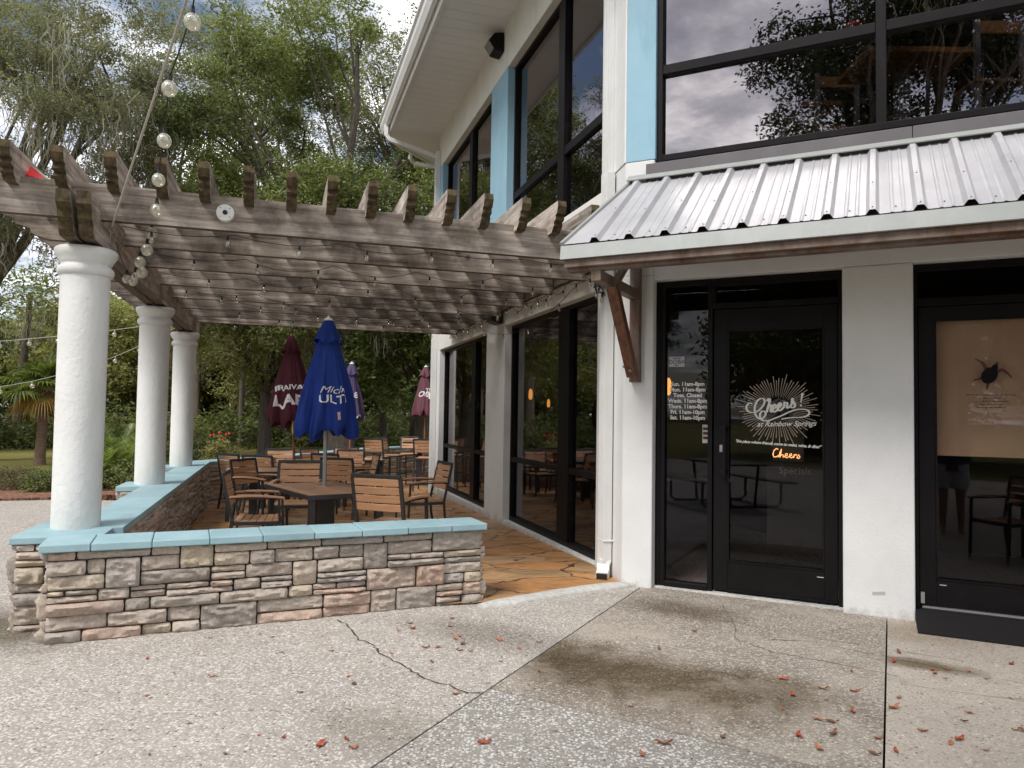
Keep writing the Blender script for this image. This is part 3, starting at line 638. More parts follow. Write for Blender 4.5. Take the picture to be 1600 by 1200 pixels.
window(W, 4.12, 7.62, 3.74, 6.52, [(5.75, .20)], [(4.62, .10)], glass=M_glassup)
window(FA, -.01, 5.6, 3.78, 6.5, [(1.79, .075), (3.6, .075)], [(4.62, .085)], o=.02, depth=.12, glass=M_glassup)
b = bb(W); b.box(.10, 3.24, -.08, .10, -.3, .02); b.box(4.19, 7.60, -.08, .10, -.3, .02); bbuild(b, 'white_sill', M_white, bevel=.005)
b = bb(FA); b.box(-.02, 1.505, -.08, .06, -.3, .012); b.box(2.0, 3.9, -.08, .06, -.3, .012); bbuild(b, 'threshold', M_curb, bevel=.003)
# --- entrance: sidelight + door
sl = window(FA, .022, .476, .014, 2.70, [], [], name='sidelight_window', glass=M_dglass, fw_=.040, depth=.09)
b = bb(FA); b.box(-.02, .021, -.08, .02, .014, 2.70); b.build('jamb', M_black, sl)
b = bb(FA); b.box(.477, 1.503, -.075, .015, 2.44, 2.49); b.box(.477, 1.503, -.075, .015, 2.64, 2.70); b.box(.477, .50, -.075, .015, 2.49, 2.64); b.box(1.47, 1.503, -.075, .015, .014, 2.64); b.box(.50, 1.47, -.04, .0, 2.49, 2.64) if False else None
tf = bbuild(b, 'transom_window', M_black, bevel=.003)
g_ = MB(FA); g_.box(.501, 1.469, -.033, -.027, 2.491, 2.639); g_.build('pane', M_dglass, tf)
def door(a0, a1, z0, z1, gl, name='door'):
    b = bb(FA); ga0, ga1, gz0, gz1 = gl
    b.box(a0, ga0, -.055, .0, z0, z1); b.box(ga1, a1, -.055, .0, z0, z1); b.box(ga0, ga1, -.055, .0, gz1, z1); b.box(ga0, ga1, -.055, .0, z0, gz0)
    d = bbuild(b, name, M_black, bevel=.004)
    b = MB(FA); 
    for x0, x1, y0, y1 in ((ga0, ga1, gz0, gz0+.012), (ga0, ga1, gz1-.012, gz1), (ga0, ga0+.012, gz0, gz1), (ga1-.012, ga1, gz0, gz1)): b.box(x0, x1, .0, .006, y0, y1)
    b.build('glazing_bead', M_black, d)
    b = MB(FA); b.box(ga0, ga1, -.033, -.027, gz0, gz1); b.build('pane', M_dglass, d)
    return d
D1 = door(.485, 1.465, .03, 2.435, (.605, 1.365, .275, 2.25))
b = MB(FA); b.bar(FA(.585, .065, 1.00), FA(.585, .065, 1.44), .022, .022, ref=Q); b.box(.55, .60, .0, .075, 1.39, 1.42); b.box(.55, .60, .0, .075, 1.02, 1.05); b.build('handle', M_black, D1, bevel=.003)
b = MB(FA); b.box(.538, .572, .0, .010, 1.205, 1.265); lc = FA(.555, .012, 1.235)
b.add([lc+Q*(.014*math.cos(t))+Vector((0, 0, .014*math.sin(t)))+QN*hh for hh in (0, .012) for t in [k*math.pi/6 for k in range(12)]], [tuple(range(12, 24))]+[(k, (k+1) % 12, 12+(k+1) % 12, 12+k) for k in range(12)])
b.build('lock_cylinder', M_grey, D1)
b = MB(FA); b.box(.60, 1.44, .001, .012, .032, .05); 
for q_ in (.62, .85, 1.1, 1.33): b.box(q_, q_+.008, .012, .015, .055, .063)
b.build('door_sweep', M_black, D1)
# second door (right)
b = bb(FA); b.box(2.001, 2.03, -.075, .015, .014, 2.70); b.box(2.03, 3.9, -.075, .015, 2.38, 2.44); b.box(2.03, 3.9, -.075, .015, 2.655, 2.70); b.box(3.03, 3.09, -.075, .015, .014, 2.38); b.box(3.85, 3.899, -.075, .015, .014, 2.38)
tf = bbuild(b, 'transom_window', M_black, bevel=.003)
g_ = MB(FA); g_.box(2.031, 3.899, -.033, -.027, 2.441, 2.654); g_.build('pane', M_dglass, tf)
g_ = MB(FA); g_.box(3.091, 3.849, -.033, -.027, .05, 2.379); g_.build('pane', M_dglass, tf)
D2 = door(2.035, 3.025, .10, 2.375, (2.145, 2.915, .30, 2.27))
b = MB(FA); b.box(2.04, 2.065, .0, .03, .12, .20); b.build('pivot', M_grey, D2)
b = MB(FA); b.box(2.05, 3.02, .001, .02, .085, .098); b.build('door_sweep', M_grey, D2)
b = bb(FA); b.box(2.03, 3.9, -.075, .05, .013, .083); bbuild(b, 'threshold', M_black, bevel=.003)
# interior posts upstairs
# --- downspouts
def downspout(fr, a, c, z0, z1, wa, wb, kick):
    b = MB(fr); n = 6
    b.box(a-wa/2, a+wa/2, c, c+wb, z0, z1)
    for k in (-.3, 0, .3): b.box(a+k*wa-wa*.05, a+k*wa+wa*.05, c+wb, c+wb+.006, z0, z1)
    return b
b = downspout(W, -.36, .19, .16, 3.795, .13, .085, 0)
b.box(-.435, -.285, .14, .28, .34, .355); b.box(-.435, -.285, .14, .28, 2.6, 2.615)
ds = bbuild(b, 'downspout', M_pvc, bevel=.005)
b = MB(); pA = [W(-.36, .232, .17), W(-.365, .24, .11), W(-.41, .265, .05), W(-.48, .31, .024)]
b.tube(pA, [.085, .085, .08, .08], 4, True, True); b.build('elbow', M_pvc, ds, bevel=.006)
b = MB(); b.tube([W(-.482, .312, .024), W(-.50, .325, .02)], .066, 4, True, True); b.build('outlet', M_cable, ds)
b = downspout(W, -.28, .165, 3.80, 7.2, .20, .04, 0); bbuild(b, 'downspout', M_pvc, bevel=.004)
b = downspout(W, 7.93, .126, -.1, 6.85, .16, .09, 0); ds2 = bbuild(b, 'downspout', M_pvc, bevel=.004)
b = MB(); b.tube([W(7.99, EV+.09, ZT+.10), W(7.99, EV+.09, ZT-.10), W(7.98, EV+.03, ZT-.19), W(7.94, .30, ZT-.42), W(7.93, .175, ZT-.46), W(7.93, .171, 6.80)], [.06]*6, 4, True, True)
b.build('elbow', M_pvc, ds2, bevel=.004)
# second small pipe on the far side
b = MB(); p0 = ec+T*.9; b.tube([p0+Vector((-.05, 0, ZT)), p0+Vector((-.05, 0, ZT-.12)), p0+Vector((.02, .1, ZT-.2)), wc+T*.9+Vector((-.2, 0, ZT-.40)), wc+T*.9+Vector((-.1, 0, ZT-.5))], .05, 4, True, True); b.build('elbow', M_pvc, ds2)
# --- flood light and speaker, gouge in the band
fl = empty('flood_light', W(3.62, .13, 6.98), 'dark angular wall light mounted under the white soffit', 'wall light')
b = MB(W); P = [(0, .0), (.19, .03), (.235, .14), (.19, .26), (0, .30)]
b.prism([(x_, z_-.15+6.98) for x_, z_ in [(.125, .0), (.125, .30), (.27, .27), (.36, .15), (.27, .02)]], 3.48, 3.76, 'a')
b.build('housing', M_bronze if False else M_black, fl, bevel=.02)
b = MB(W); b.prism([(x_, z_-.15+6.98) for x_, z_ in [(.285, .255), (.365, .15), (.285, .035), (.26, .05), (.26, .24)]], 3.50, 3.74, 'a')
b.build('lens', M('prismatic lens', (.22, .22, .22), rough=.25, bump=.6, bscale=40), fl, bevel=.005)
sp = empty('outdoor_speaker', W(3.42, .13, 2.84), 'small black wedge speaker fixed to the white band above the windows', 'speaker')
b = MB(W); b.prism([(.13, 2.79), (.13, 2.93), (.17, 2.955), (.30, 2.90), (.31, 2.83), (.18, 2.785)], 3.30, 3.56, 'a'); b.build('cabinet', M_cable, sp, bevel=.012)
b = MB(W); b.box(3.40, 3.46, .125, .15, 2.88, 3.0); b.build('bracket', M_cable, sp)
b = bb(W); b.add([W(1.62+.06*math.cos(t)*(1+.3*math.sin(3*t)), .1295, 6.93+.045*math.sin(t)*(1+.4*math.cos(4*t))) for t in [k*math.pi/5 for k in range(10)]], [tuple(range(10))]); bbuild(b, 'wall_patch', M('bare patch', (.25, .2, .13), rough=.9))
# --- awning over the entrance
AW = empty('entrance_awning', FA(1.2, .12, 2.6), 'galvanised ribbed metal awning over the entrance doors on timber brackets', 'awning')
ez, rz, eo = 2.815, 3.605, 1.25
qe, qr, q1 = -.43, -.235, 5.6
def roofp(q_, t): return FA(q_, .125+(eo-.125)*t, rz+(ez-rz)*t)
b = MB(); nn = Vector((0, 0, 1)).lerp(QN, .4).normalized()
rib = .27; xs = [-.16+rib*k for k in range(22)]
def strip(qa, qb, h0=0.):
    # left mitre clipping by linear blend
    pass
sl_ = (qe-qr)
def lim(q_, t): return max(q_, qr+sl_*t)
cols = [-.5]
prf = []   # (q, height)
for x in xs:
    prf += [(x-.040, 0), (x-.018, .034), (x+.018, .034), (x+.040, 0), (x+.100, 0), (x+.107, .005), (x+.119, .005), (x+.126, 0), (x+.165, 0), (x+.172, .005), (x+.184, .005), (x+.191, 0)]
prf = [(-.5, 0), (-.27, 0)]+[p for p in prf if p[0] < q1]+[(q1, 0)]
prf = sorted(set(prf)); nt_ = 8; vs = []
for t in [i/nt_ for i in range(nt_+1)]:
    for (q_, h_) in prf:
        l = qr+sl_*t; qq = max(q_, l); hh = h_ if q_ >= l else 0
        vs.append(roofp(qq, t)+nn*(hh+.004))
k_ = len(prf)
fs = [(i*k_+j, i*k_+j+1, (i+1)*k_+j+1, (i+1)*k_+j) for i in range(nt_) for j in range(k_-1)]
b.add(vs, fs); b.build('roof_panel', M_tin, AW)
b = MB()
for i, x in enumerate(xs):
    if x > q1: break
    for t, dq in ((.97, 0), (.62 if i % 2 else .55, 0), (.93, .135)):
        if x+dq < qr+sl_*t+.03: continue
        p = roofp(x+dq, t)+nn*(.039 if dq == 0 else .007); b.ball(p, .0065, 6, 4)
b.build('screw', M_screw, AW)
b = MB(FA); b.prism([(.126, rz+.06), (.126, rz+.045), (.20, rz-.005), (.205, rz+.005), (.14, rz+.062)], qr-.02, q1, 'a'); b.build('ridge_flashing', M_drip, AW, bevel=.002)
b = MB(FA); b.prism([(eo-.03, ez-.006), (eo+.008, ez-.008), (eo+.022, ez-.115), (eo+.012, ez-.118), (eo-.005, ez-.02), (eo-.03, ez-.016)], qe-.005, 1.02, 'a'); b.prism([(eo-.03, ez-.004), (eo+.01, ez-.006), (eo+.024, ez-.113), (eo+.012, ez-.118), (eo-.005, ez-.02), (eo-.03, ez-.016)], .99, q1, 'a'); b.build('drip_edge', M_drip, AW)
# left rake trim
b = MB(); pa, pb = roofp(qr, 0)+nn*.012, roofp(qe, 1)+nn*.012; b.bar(pa, pb, .03, .022); b.build('rake_trim', M_drip, AW)
# soffit boards under roofing, timber fascia
b = MB(FA); b.box(qe+.02, q1, eo-.05, eo-.008, ez-.175, ez-.06); b.build('timber_fascia', M_bwood, AW, bevel=.004)
b = MB(FA); b.box(qe+.03, q1, eo-.14, eo-.052, ez-.20, ez-.115); b.build('eave_beam', M_bwood, AW, bevel=.004)
b = MB(); 
for j in range(13):
    t0, t1 = .03+j*.073, .03+(j+1)*.073-.004
    b.add([roofp(lim(-.9, t0), t0)-nn*.012, roofp(lim(-.9, t1), t1)-nn*.012, roofp(q1, t1)-nn*.012, roofp(q1, t0)-nn*.012, roofp(lim(-.9, t0), t0)-nn*.03, roofp(lim(-.9, t1), t1)-nn*.03, roofp(q1, t1)-nn*.03, roofp(q1, t0)-nn*.03], [(3, 2, 1, 0), (4, 5, 6, 7), (0, 1, 5, 4), (2, 3, 7, 6), (1, 2, 6, 5), (3, 0, 4, 7)])
b.build('underside_board', M_bwood, AW)
for q_ in (-.17, 4.3):
    b = MB(FA); b.box(q_-.045, q_+.045, .121, .195, 1.80, 2.95); br = b.build('bracket', M_bwood, AW, bevel=.004)
    b = MB(FA); b.box(q_-.04, q_+.04, .196, eo-.06, 2.53, 2.615); b.build('bracket_arm', M_bwood, br, bevel=.004)
    b = MB(FA); b.bar(FA(q_, .23, 1.86), FA(q_, .80, 2.56), .082, .09, ref=Q) ; b.build('bracket_brace', M_brace, br, bevel=.004)
    b = MB(FA); b.bar(FA(q_-.03, .20, 2.93), FA(q_-.03, .62, 2.62), .05, .06, ref=Q); b.build('bracket_brace', M_bwood, br, bevel=.003)
    b = MB(); c_ = FA(q_-.005, .31, 1.93); b.ball(c_-Q*.045+QN*.0, .016, 10, 6); b.ball(FA(q_, .30, 1.90), .02, 10, 6); b.build('bolt', M_screw, br)
# mat in front of the right door
b = MB(FA); b.prism([(.05, .078), (.085, .078), (.47, .012), (.47, .002), (.05, .002)], 2.0, 3.6, 'a')
tag(b.build('threshold_ramp', M_rubber, None), 'black ribbed rubber ramp laid in front of the right hand door', 'ramp')
# --- inside
def box_thing(name, label, cat, parts, loc, group=None):
    e = empty(name, loc, label, cat, group)
    for nm, mt, boxes in parts:
        b = MB()
        for bx in boxes: b.box(*bx)
        b.build(nm, mt, e, local=True, bevel=.004)
    return e
bl = empty('roller_blind', FA(2.52, -.09, 1.255), 'tan roller blind lowered behind the glass of the right door', 'blind')
b = MB(FA); 
nx = 14
for i in range(nx):
    a0, a1 = 2.13+(2.93-2.13)*i/nx, 2.13+(2.93-2.13)*(i+1)/nx
    f = lambda a: -.085+.004*math.sin(a*19)+.003*math.sin(a*43)
    b.add([FA(a0, f(a0), 1.26), FA(a1, f(a1), 1.26), FA(a1, f(a1), 2.30), FA(a0, f(a0), 2.30)], [(0, 1, 2, 3)], True)
b.build('blind_cloth', M_blind, bl)
b = MB(FA); b.box(2.13, 2.93, -.092, -.078, 1.235, 1.26); b.build('bottom_rail', M_blind, bl)
lamps = [((829, 616), -.9, .034, 0), ((857, 630), -2.6, .034, 0), ((729, 625), -1.2, .045, 0), ((949, 635), -1.6, .03, 0), ((1044, 604), -1.1, .034, 1)]
H0 = Vector((0, 0, 1.5))
RAY = lambda x, y: rt*((x-800)/F)-up*((y-600)/F)+fw
for i, ((x, y), dep, rr, fa) in enumerate(lamps):
    fr, nv = (FA, QN) if fa else (W, NW)
    d = RAY(x, y); P0 = fr(0, dep, 0); t = (P0-H0).dot(nv)/d.dot(nv); p = H0+d*t
    lm = empty('pendant_lamp', p, ['amber pendant lamp glowing left of the mullion in the nearest patio window', 'smaller amber pendant lamp glowing deep inside the nearest patio window', 'amber pendant lamp glowing inside the far patio window', 'amber pendant lamp glowing at the right edge of the nearest patio window', 'amber pendant lamp glowing behind the sidelight beside the opening hours'][i], 'pendant lamp', 'amber pendant lamps hanging inside')
    b = MB(); b.lathe([(rr*.5, -.09), (rr*.95, -.06), (rr, .0), (rr*.85, .06), (rr*.4, .09)], seg=12); b.build('lamp_shade', M_amber, lm, local=True)
    b = MB(); b.tube([(0, 0, .09), (0, 0, 2.88-p.z)], .006, 6); b.build('cord', M_cable, lm, local=True)
# upstairs furniture behind the glass
for i, (q_, o_) in enumerate([(1.95, -.45), (.95, -1.1)]):
    box_thing('high_table', ['tall wooden table behind the upstairs window near the mullion', 'second wooden table deeper inside the upstairs room'][i], 'table', [('tabletop', M_intwood, [(-.42, .42, -.3, .3, .92, .965)]), ('pedestal', M_intgrey, [(-.05, .05, -.05, .05, .02, .92), (-.25, .25, -.25, .25, 0, .02)])], FA(q_, o_, 3.55))
for i, (q_, o_) in enumerate([(2.55, -.5), (1.35, -1.0)]):
    box_thing('bar_chair', ['grey chair with oak seat standing upstairs behind the right pane', 'grey chair standing upstairs beside the second table'][i], 'chair', [('leg', M_intgrey, [(-.2, -.16, -.2, -.16, 0, 1.15), (.16, .2, -.2, -.16, 0, 1.15), (-.2, -.16, .16, .2, 0, .62), (.16, .2, .16, .2, 0, .62)]), ('seat', M_intwood, [(-.21, .21, -.21, .21, .62, .65)]), ('back_rail', M_intwood, [(-.16, .16, -.19, -.17, 1.02, 1.12)])], FA(q_, o_, 3.55))
box_thing('red_tin', 'small red and cream tin standing on the upstairs window rail', 'tin', [('body', M('cream tin', (.5, .42, .33), rough=.5), [(-.04, .04, -.04, .04, 0, .09)]), ('lid', M_red, [(-.045, .045, -.045, .045, .09, .13)])], FA(1.58, -.13, 4.665))
box_thing('framed_card', 'small grey card propped on the upstairs window rail', 'card', [('card', M_paper, [(-.09, .09, -.01, .01, 0, .10)]), ('foot', M_paperd, [(-.03, .03, -.02, .03, 0, .01)])], FA(1.40, -.13, 4.665))
# sidelight furniture inside the patio windows
box_thing('bar_cooler', 'dark blue drinks cooler with white lettering inside the nearest patio window', 'cooler', [('body', M('navy cooler', (.02, .03, .07), rough=.4), [(-.5, .5, -.3, .3, .15, .78)]), ('lid', M_grey, [(-.51, .51, -.31, .31, .78, .82)]), ('leg', M_frame, [(-.45, -.4, -.25, -.2, 0, .15), (.4, .45, -.25, -.2, 0, .15), (-.45, -.4, .2, .25, 0, .15), (.4, .45, .2, .25, 0, .15)])], W(.9, -1.3, 0))
# ================================================================== STONE WALL
STONES = [(.36, .30, .25), (.31, .265, .225), (.28, .235, .20), (.40, .34, .27), (.34, .255, .20), (.26, .235, .215), (.42, .33, .22), (.38, .26, .20), (.30, .27, .25)]
def stonemat():
    def fn(nt, c, mp, p):
        at = N(nt, 'ShaderNodeAttribute', attribute_name='tint')
        c = ramp(nt, at.outputs['Fac'], [(0., (.27, .24, .21)), (.18, (.37, .325, .28)), (.36, (.47, .405, .335)), (.50, (.39, .325, .275)), (.62, (.48, .40, .30)), (.78, (.32, .295, .275)), (.90, (.46, .32, .245)), (1., (.42, .365, .31))])
        n = N(nt, 'ShaderNodeTexNoise', Scale=5., Detail=8., Roughness=.7, Distortion=.6); nt.links.new(mp.outputs[0], n.inputs[0])
        c = mixc(nt, ramp(nt, n.outputs[0], [(.42, 0.), (.62, .5)]), c, (.48, .41, .355))
        c = mixc(nt, ramp(nt, n.outputs[0], [(.30, .5), (.42, 0.)]), c, (.19, .155, .145))
        n2 = N(nt, 'ShaderNodeTexNoise', Scale=45., Detail=6., Roughness=.7); nt.links.new(mp.outputs[0], n2.inputs[0])
        return mixc(nt, .55, c, n2.outputs[0], 'OVERLAY')
    return M('ledger stone', (.3, .26, .22), rough=.9, extra=fn, bump=.7, bscale=28, bdist=.012, spec=.2)
M_stone = stonemat(); M_mortar = M('dark mortar', (.030, .025, .02), rough=1, var=(.055, .045, .035), vscale=20)
def stone_face(mb, P, dx, nrm, L, z0, z1, seed, cell=.031):
    """courses of split ledger stones standing proud of the backing; some stones are split thin, some span two courses"""
    rnd = random.Random(seed); hs = []; H = z1-z0
    while sum(hs) < H-.05: hs.append(rnd.choice([.048, .058, .068, .078, .095])*(cell/.031))
    hs = [h*H/sum(hs) for h in hs]; rects = []; zc = z0; reserved = []
    for ci, h in enumerate(hs):
        x = 0.; nxt = []
        while x < L-1e-6:
            blk = [r for r in reserved if r[0] <= x+1e-6 < r[1]]
            if blk: x = blk[0][1]; continue
            lim_ = min([r[0] for r in reserved if r[0] > x]+[L])
            w_ = rnd.uniform(.15, .46)*(cell/.031)
            if lim_-x-w_ < .10: w_ = lim_-x if lim_-x < .5 else (lim_-x)*.5
            k = rnd.random()
            if k < .16 and ci < len(hs)-1 and w_ > .15:
                rects.append((x, x+w_, zc, zc+h+hs[ci+1])); nxt.append((x, x+w_))
            elif k < .30 and h > .075 and w_ > .2:
                m_ = zc+h*rnd.uniform(.42, .58); rects.append((x, x+w_, zc, m_)); sx = x+w_*rnd.uniform(.3, .7)
                if rnd.random() < .5: rects.append((x, x+w_, m_, zc+h))
                else: rects += [(x, sx, m_, zc+h), (sx, x+w_, m_, zc+h)]
            else: rects.append((x, x+w_, zc, zc+h))
            x += w_
        reserved = nxt; zc += h
    for (x0, x1, y0, y1) in rects:
        gp = .0036; dpt = rnd.uniform(.012, .055); mb.tv = rnd.random()
        nu = max(4, int((x1-x0)/.022)); nv = max(4, int((y1-y0)/.016)+1); so = Vector((rnd.uniform(0, 99), rnd.uniform(0, 99), rnd.uniform(0, 99)))
        tilt = rnd.uniform(-.010, .010); tilz = rnd.uniform(-.006, .012); vs = []
        def wob(t, s_, k): return .0045*mnoise.noise(Vector((t*22, s_, k))+so)+.002*mnoise.noise(Vector((t*70, s_, k))+so)
        for j in range(nv+1):
            for i in range(nu+1):
                u_, v_ = i/nu, j/nv; X = x0+(x1-x0)*u_; Z = y0+(y1-y0)*v_
                cr_ = .0035*max(0, 1-min(u_, 1-u_)*(x1-x0)/.022)*max(0, 1-min(v_, 1-v_)*(y1-y0)/.022)      # knocked-off corners
                X += (gp+abs(wob(Z, 1, 0))+cr_)*(1-2*u_) if u_ in (0, 1) else (gp+.002)*(1-2*u_)
                Z += (gp*.8+abs(wob(X, 2, v_))*.9+cr_*.6)*(1-2*v_) if v_ in (0, 1) else (gp+.002)*(1-2*v_)
                e = min(min(i, nu-i)*(x1-x0)/nu, min(j, nv-j)*(y1-y0)/nv)
                d_ = dpt+tilt*(u_-.5)*2+tilz*(v_-.5)*2
                if e > 0: d_ += .020*mnoise.fractal(Vector((X*14, Z*30, 0))+so, .8, 2., 5)-.004*max(0, 1-e/.02)
                else: d_ -= .013+.005*abs(mnoise.noise(Vector((X*50, Z*50, 0))+so))
                vs.append(P+dx*X+nrm*max(d_, .002)+Vector((0, 0, Z)))
        fs = [(j*(nu+1)+i, j*(nu+1)+i+1, (j+1)*(nu+1)+i+1, (j+1)*(nu+1)+i) for j in range(nv) for i in range(nu)]
        per = [i for i in range(nu+1)]+[j*(nu+1)+nu for j in range(1, nv+1)]+[nv*(nu+1)+i for i in range(nu-1, -1, -1)]+[j*(nu+1) for j in range(nv-1, 0, -1)]
        n0 = len(vs)
        for k in per: v = vs[k]; vs.append(v-nrm*((v-P).dot(nrm)+.004))
        fs += [(per[(k+1) % len(per)], per[k], n0+k, n0+(k+1) % len(per)) for k in range(len(per))]
        mb.add(vs, fs, True)
    mb.tv = .5
def mortar_box(mb, fr, a0, a1, b0, b1, z0, z1): mb.box(a0, a1, b0, b1, z0, z1)
# frame of the front wall
FL, FR_ = Vector((-2.93, 4.66, 0)), Vector((-.215, 5.865, 0))
fd = (FR_-FL).normalized(); fn_ = Vector((fd.y, -fd.x, 0)); LW = (FR_-FL).length
FW = Frame(FL, fd, -fn_)              # a along, b inward (thickness)
SW = empty('low_stone_wall', FL, 'low ledger stone wall with aqua cap tiles enclosing the patio, white columns standing on it', 'wall')
ZC = .575
b = MB(); stone_face(b, FW(0, .035, 0), fd, fn_, LW, -.01, ZC, 11)
stone_face(b, FW(0, .33, 0), -(-fn_)*-1*-1 if False else fn_, -fd, .29, -.01, ZC, 12)      # left end: faces -fd
stone_face(b, FW(LW, .035, 0), -fn_, fd, .29, -.01, ZC, 13)                 # right end
stone_face(b, FW(LW, .33, 0), -fd, -fn_, LW-.5, -.08, ZC, 14)                 # inner
b.build('front_stone', M_stone, SW)
b = MB(FW); b.box(.004, LW-.004, .036, .329, -.2, ZC-.002); b.build('front_core', M_mortar, SW)
# left wall, along the wing direction
UI, NI, NO = 6.75, 4.255, 4.56
b = MB(); stone_face(b, W(-.62, NI, 0), U, -NW, UI+.62, -.12, ZC, 21)       # inner face towards the patio
stone_face(b, W(UI+.4, NO, 0), -U, NW, UI+1.3, -.12, ZC, 22)
b.build('side_stone', M_stone, SW)
b = MB(W); b.box(-.78, UI+.45, NI+.004, NO-.004, -.3, ZC-.002); b.build('side_core', M_mortar, SW)
CU = [-.49, 2.75, 5.62]; CN = 4.545
for i, u_ in enumerate(CU):
    b = MB(); a0, a1 = u_-.27, u_+.27; n1_ = 4.80
    if i == 0: a0 = -.90
    stone_face(b, W(a0, n1_, 0), -NW, -U, n1_-NO+.1, -.01, ZC, 31+i)      # faces the camera
    stone_face(b, W(a1, n1_, 0), -U, NW, a1-a0, -.01, ZC, 41+i)
    b.build('pier_stone', M_stone, SW)
    b = MB(W); b.box(a0+.004, a1-.004, NO-.1, n1_-.004, -.3, ZC-.002); b.build('pier_core', M_mortar, SW)
# far wall
far_pts = [W(UI, 4.40, 0), Vector((-4.45, 14.35, 0)), Vector((-3.45, 17.9, 0)), Vector((-1.5, 20.8, 0)), Vector((1.2, 22.3, 0))]
for i in range(4):
    p, q = far_pts[i], far_pts[i+1]; d = (q-p).normalized(); n_ = Vector((d.y, -d.x, 0)); zb = -.12-.05*i
    b = MB(); stone_face(b, p+n_*.15, d, n_, (q-p).length, zb, ZC, 51+i, cell=.045); b.build('far_stone', M_stone, SW)
    fr = Frame(p, d, -n_); b = MB(fr); b.box(0, (q-p).length+.02, -.147, .14, -.4, ZC-.002); b.build('far_core', M_mortar, SW)
    b = MB(fr); ln = (q-p).length; k = int(ln/.42)
    for j in range(k): b.tv = random.random(); b.box(j*ln/k+.003, (j+1)*ln/k-.003, -.20, .19, ZC+.001, ZC+.052)
    b.build('far_cap', M_cap, SW, bevel=.006)
# cap stones along the front
x = -.045; rnd = random.Random(5); edges = [-.045, .245, .60, .955, 1.30, 1.655, 2.00, 2.35, 2.70, LW+.03]
for i in range(len(edges)-1):
    b = MB(FW); b.tv = rnd.random(); b.box(edges[i]+.002, edges[i+1]-.002, -.035+rnd.uniform(-.004, .004), .345, ZC+.001+rnd.uniform(0, .003), ZC+.052+rnd.uniform(-.002, .003)); b.build('cap_tile', M_cap, SW, bevel=.007)
k = 19; a_st = -.60
for i in range(k):
    b = MB(W); b.tv = rnd.random(); a0, a1 = a_st+(UI+.1-a_st)*i/k, a_st+(UI+.1-a_st)*(i+1)/k; b.box(a0+.0006, a1-.0006, NI-.045, NO+.03, ZC+.004+.0005*(i % 2), ZC+.055); b.build('cap_tile', M_cap, SW, bevel=.003)
for i, u_ in enumerate(CU):
    b = MB(W); b.tv = rnd.random(); b.box(u_-.30 if i else -.92, u_+.30, NO-.28, 4.84, ZC+.002, ZC+.0575 if i else ZC+.050); b.build('cap_tile', M_cap, SW, bevel=.006)
# ================================================================== COLUMNS
for i, u_ in enumerate(CU):
    zb = ZC+.05; zt = 2.69
    e = empty('white_column', W(u_, CN, zb), ['white stucco round column nearest the camera, standing on the corner of the low stone wall', 'white stucco round column standing on the stone wall, middle of the three', 'white stucco round column standing on the stone wall, farthest of the three'][i], 'column', 'columns carrying the pergola')
    H = zt-zb; b = MB()
    pr = [(.159, 0), (.160, .02)]+[(.160+.004*t, .02+(H-.24)*t) for t in [j/12 for j in range(1, 13)]]
    b.lathe(pr, seg=40); b.build('shaft', M_col, e, local=True)
    b = MB(); z0 = H-.22
    b.lathe([(.163, z0), (.176, z0+.006), (.184, z0+.016), (.189, z0+.034), (.187, z0+.052), (.178, z0+.066), (.166, z0+.074), (.164, z0+.088), (.176, z0+.100), (.178, z0+.112), (.192, z0+.132), (.205, z0+.155), (.209, z0+.180), (.205, z0+.196), (.190, z0+.207), (.05, z0+.219)], seg=44)
    cpo = b.build('capital', M_col, e, local=True); pass
# ================================================================== PERGOLA
PG = empty('timber_pergola', W(2, 2.3, 2.7), 'weathered grey timber pergola over the patio with notched rafter tails', 'pergola')
ZG0, ZG1 = 2.70, 3.0      # girders
def tailprof(L, z0, z1, s=1):
    """notched (corbelled) end: polygon in (along, z); the end at 0 going to L"""
    h = z1-z0
    return [(0.0*L, z1), (0.0*L, z1-.30*h), (.05, z1-.42*h), (.055, z1-.60*h), (.095, z1-.70*h), (.10, z1-.86*h), (.145, z0), (L, z0), (L, z1)]
b = None
for k, n_ in enumerate((4.60, 4.475)):
    b = MB(W); b.tv = random.random(); pl = tailprof(7.4, ZG0, ZG1); b.prism([(-.94+a, z) for a, z in pl][::-1], 0, 1, 'a') if False else None
    vs = [W(-.94+a, n_-.045, z) for a, z in pl]+[W(-.94+a, n_+.045, z) for a, z in pl]; n = len(pl)
    b.add(vs, [tuple(range(n))[::-1], tuple(range(n, 2*n))]+[(i, (i+1) % n, n+(i+1) % n, n+i) for i in range(n)])
    b.build('girder', M_wood_u, PG, bevel=.004)
# cross beams
CB = [-.62, .24, 1.18, 2.22, 3.2, 4.15, 5.0, 5.8]
rnd = random.Random(3)
ZB0, ZB1 = 2.872, 3.137
for k, u_ in enumerate(CB):
    b = MB(W); b.tv = rnd.random(); n_end = 5.75 if k == 0 else 5.32; z0, z1 = (ZB0, ZB1) if k == 0 else (ZB0, ZB1-.003)
    s_ = -.34 if k == 0 else .20
    pl = [(n_end, z1), (n_end-.0, z1-.08), (n_end-.09, z1-.115), (n_end-.10, z1-.15), (n_end-.20, z1-.18), (n_end-.21, z1-.22), (n_end-.33, z0), (s_, z0), (s_, z1)]
    if k == 0: pl = [(n_end, z1), (n_end, z0), (s_, z0), (s_, z1)]
    th = .032; vs = [W(u_-th, c, z) for c, z in pl]+[W(u_+th, c, z) for c, z in pl]; n = len(pl)
    b.add(vs, [tuple(range(n)), tuple(range(n, 2*n))[::-1]]+[(i, n+i, n+(i+1) % n, (i+1) % n) for i in range(n)])
    b.build('cross_beam', M_wood_n, PG, bevel=.004)
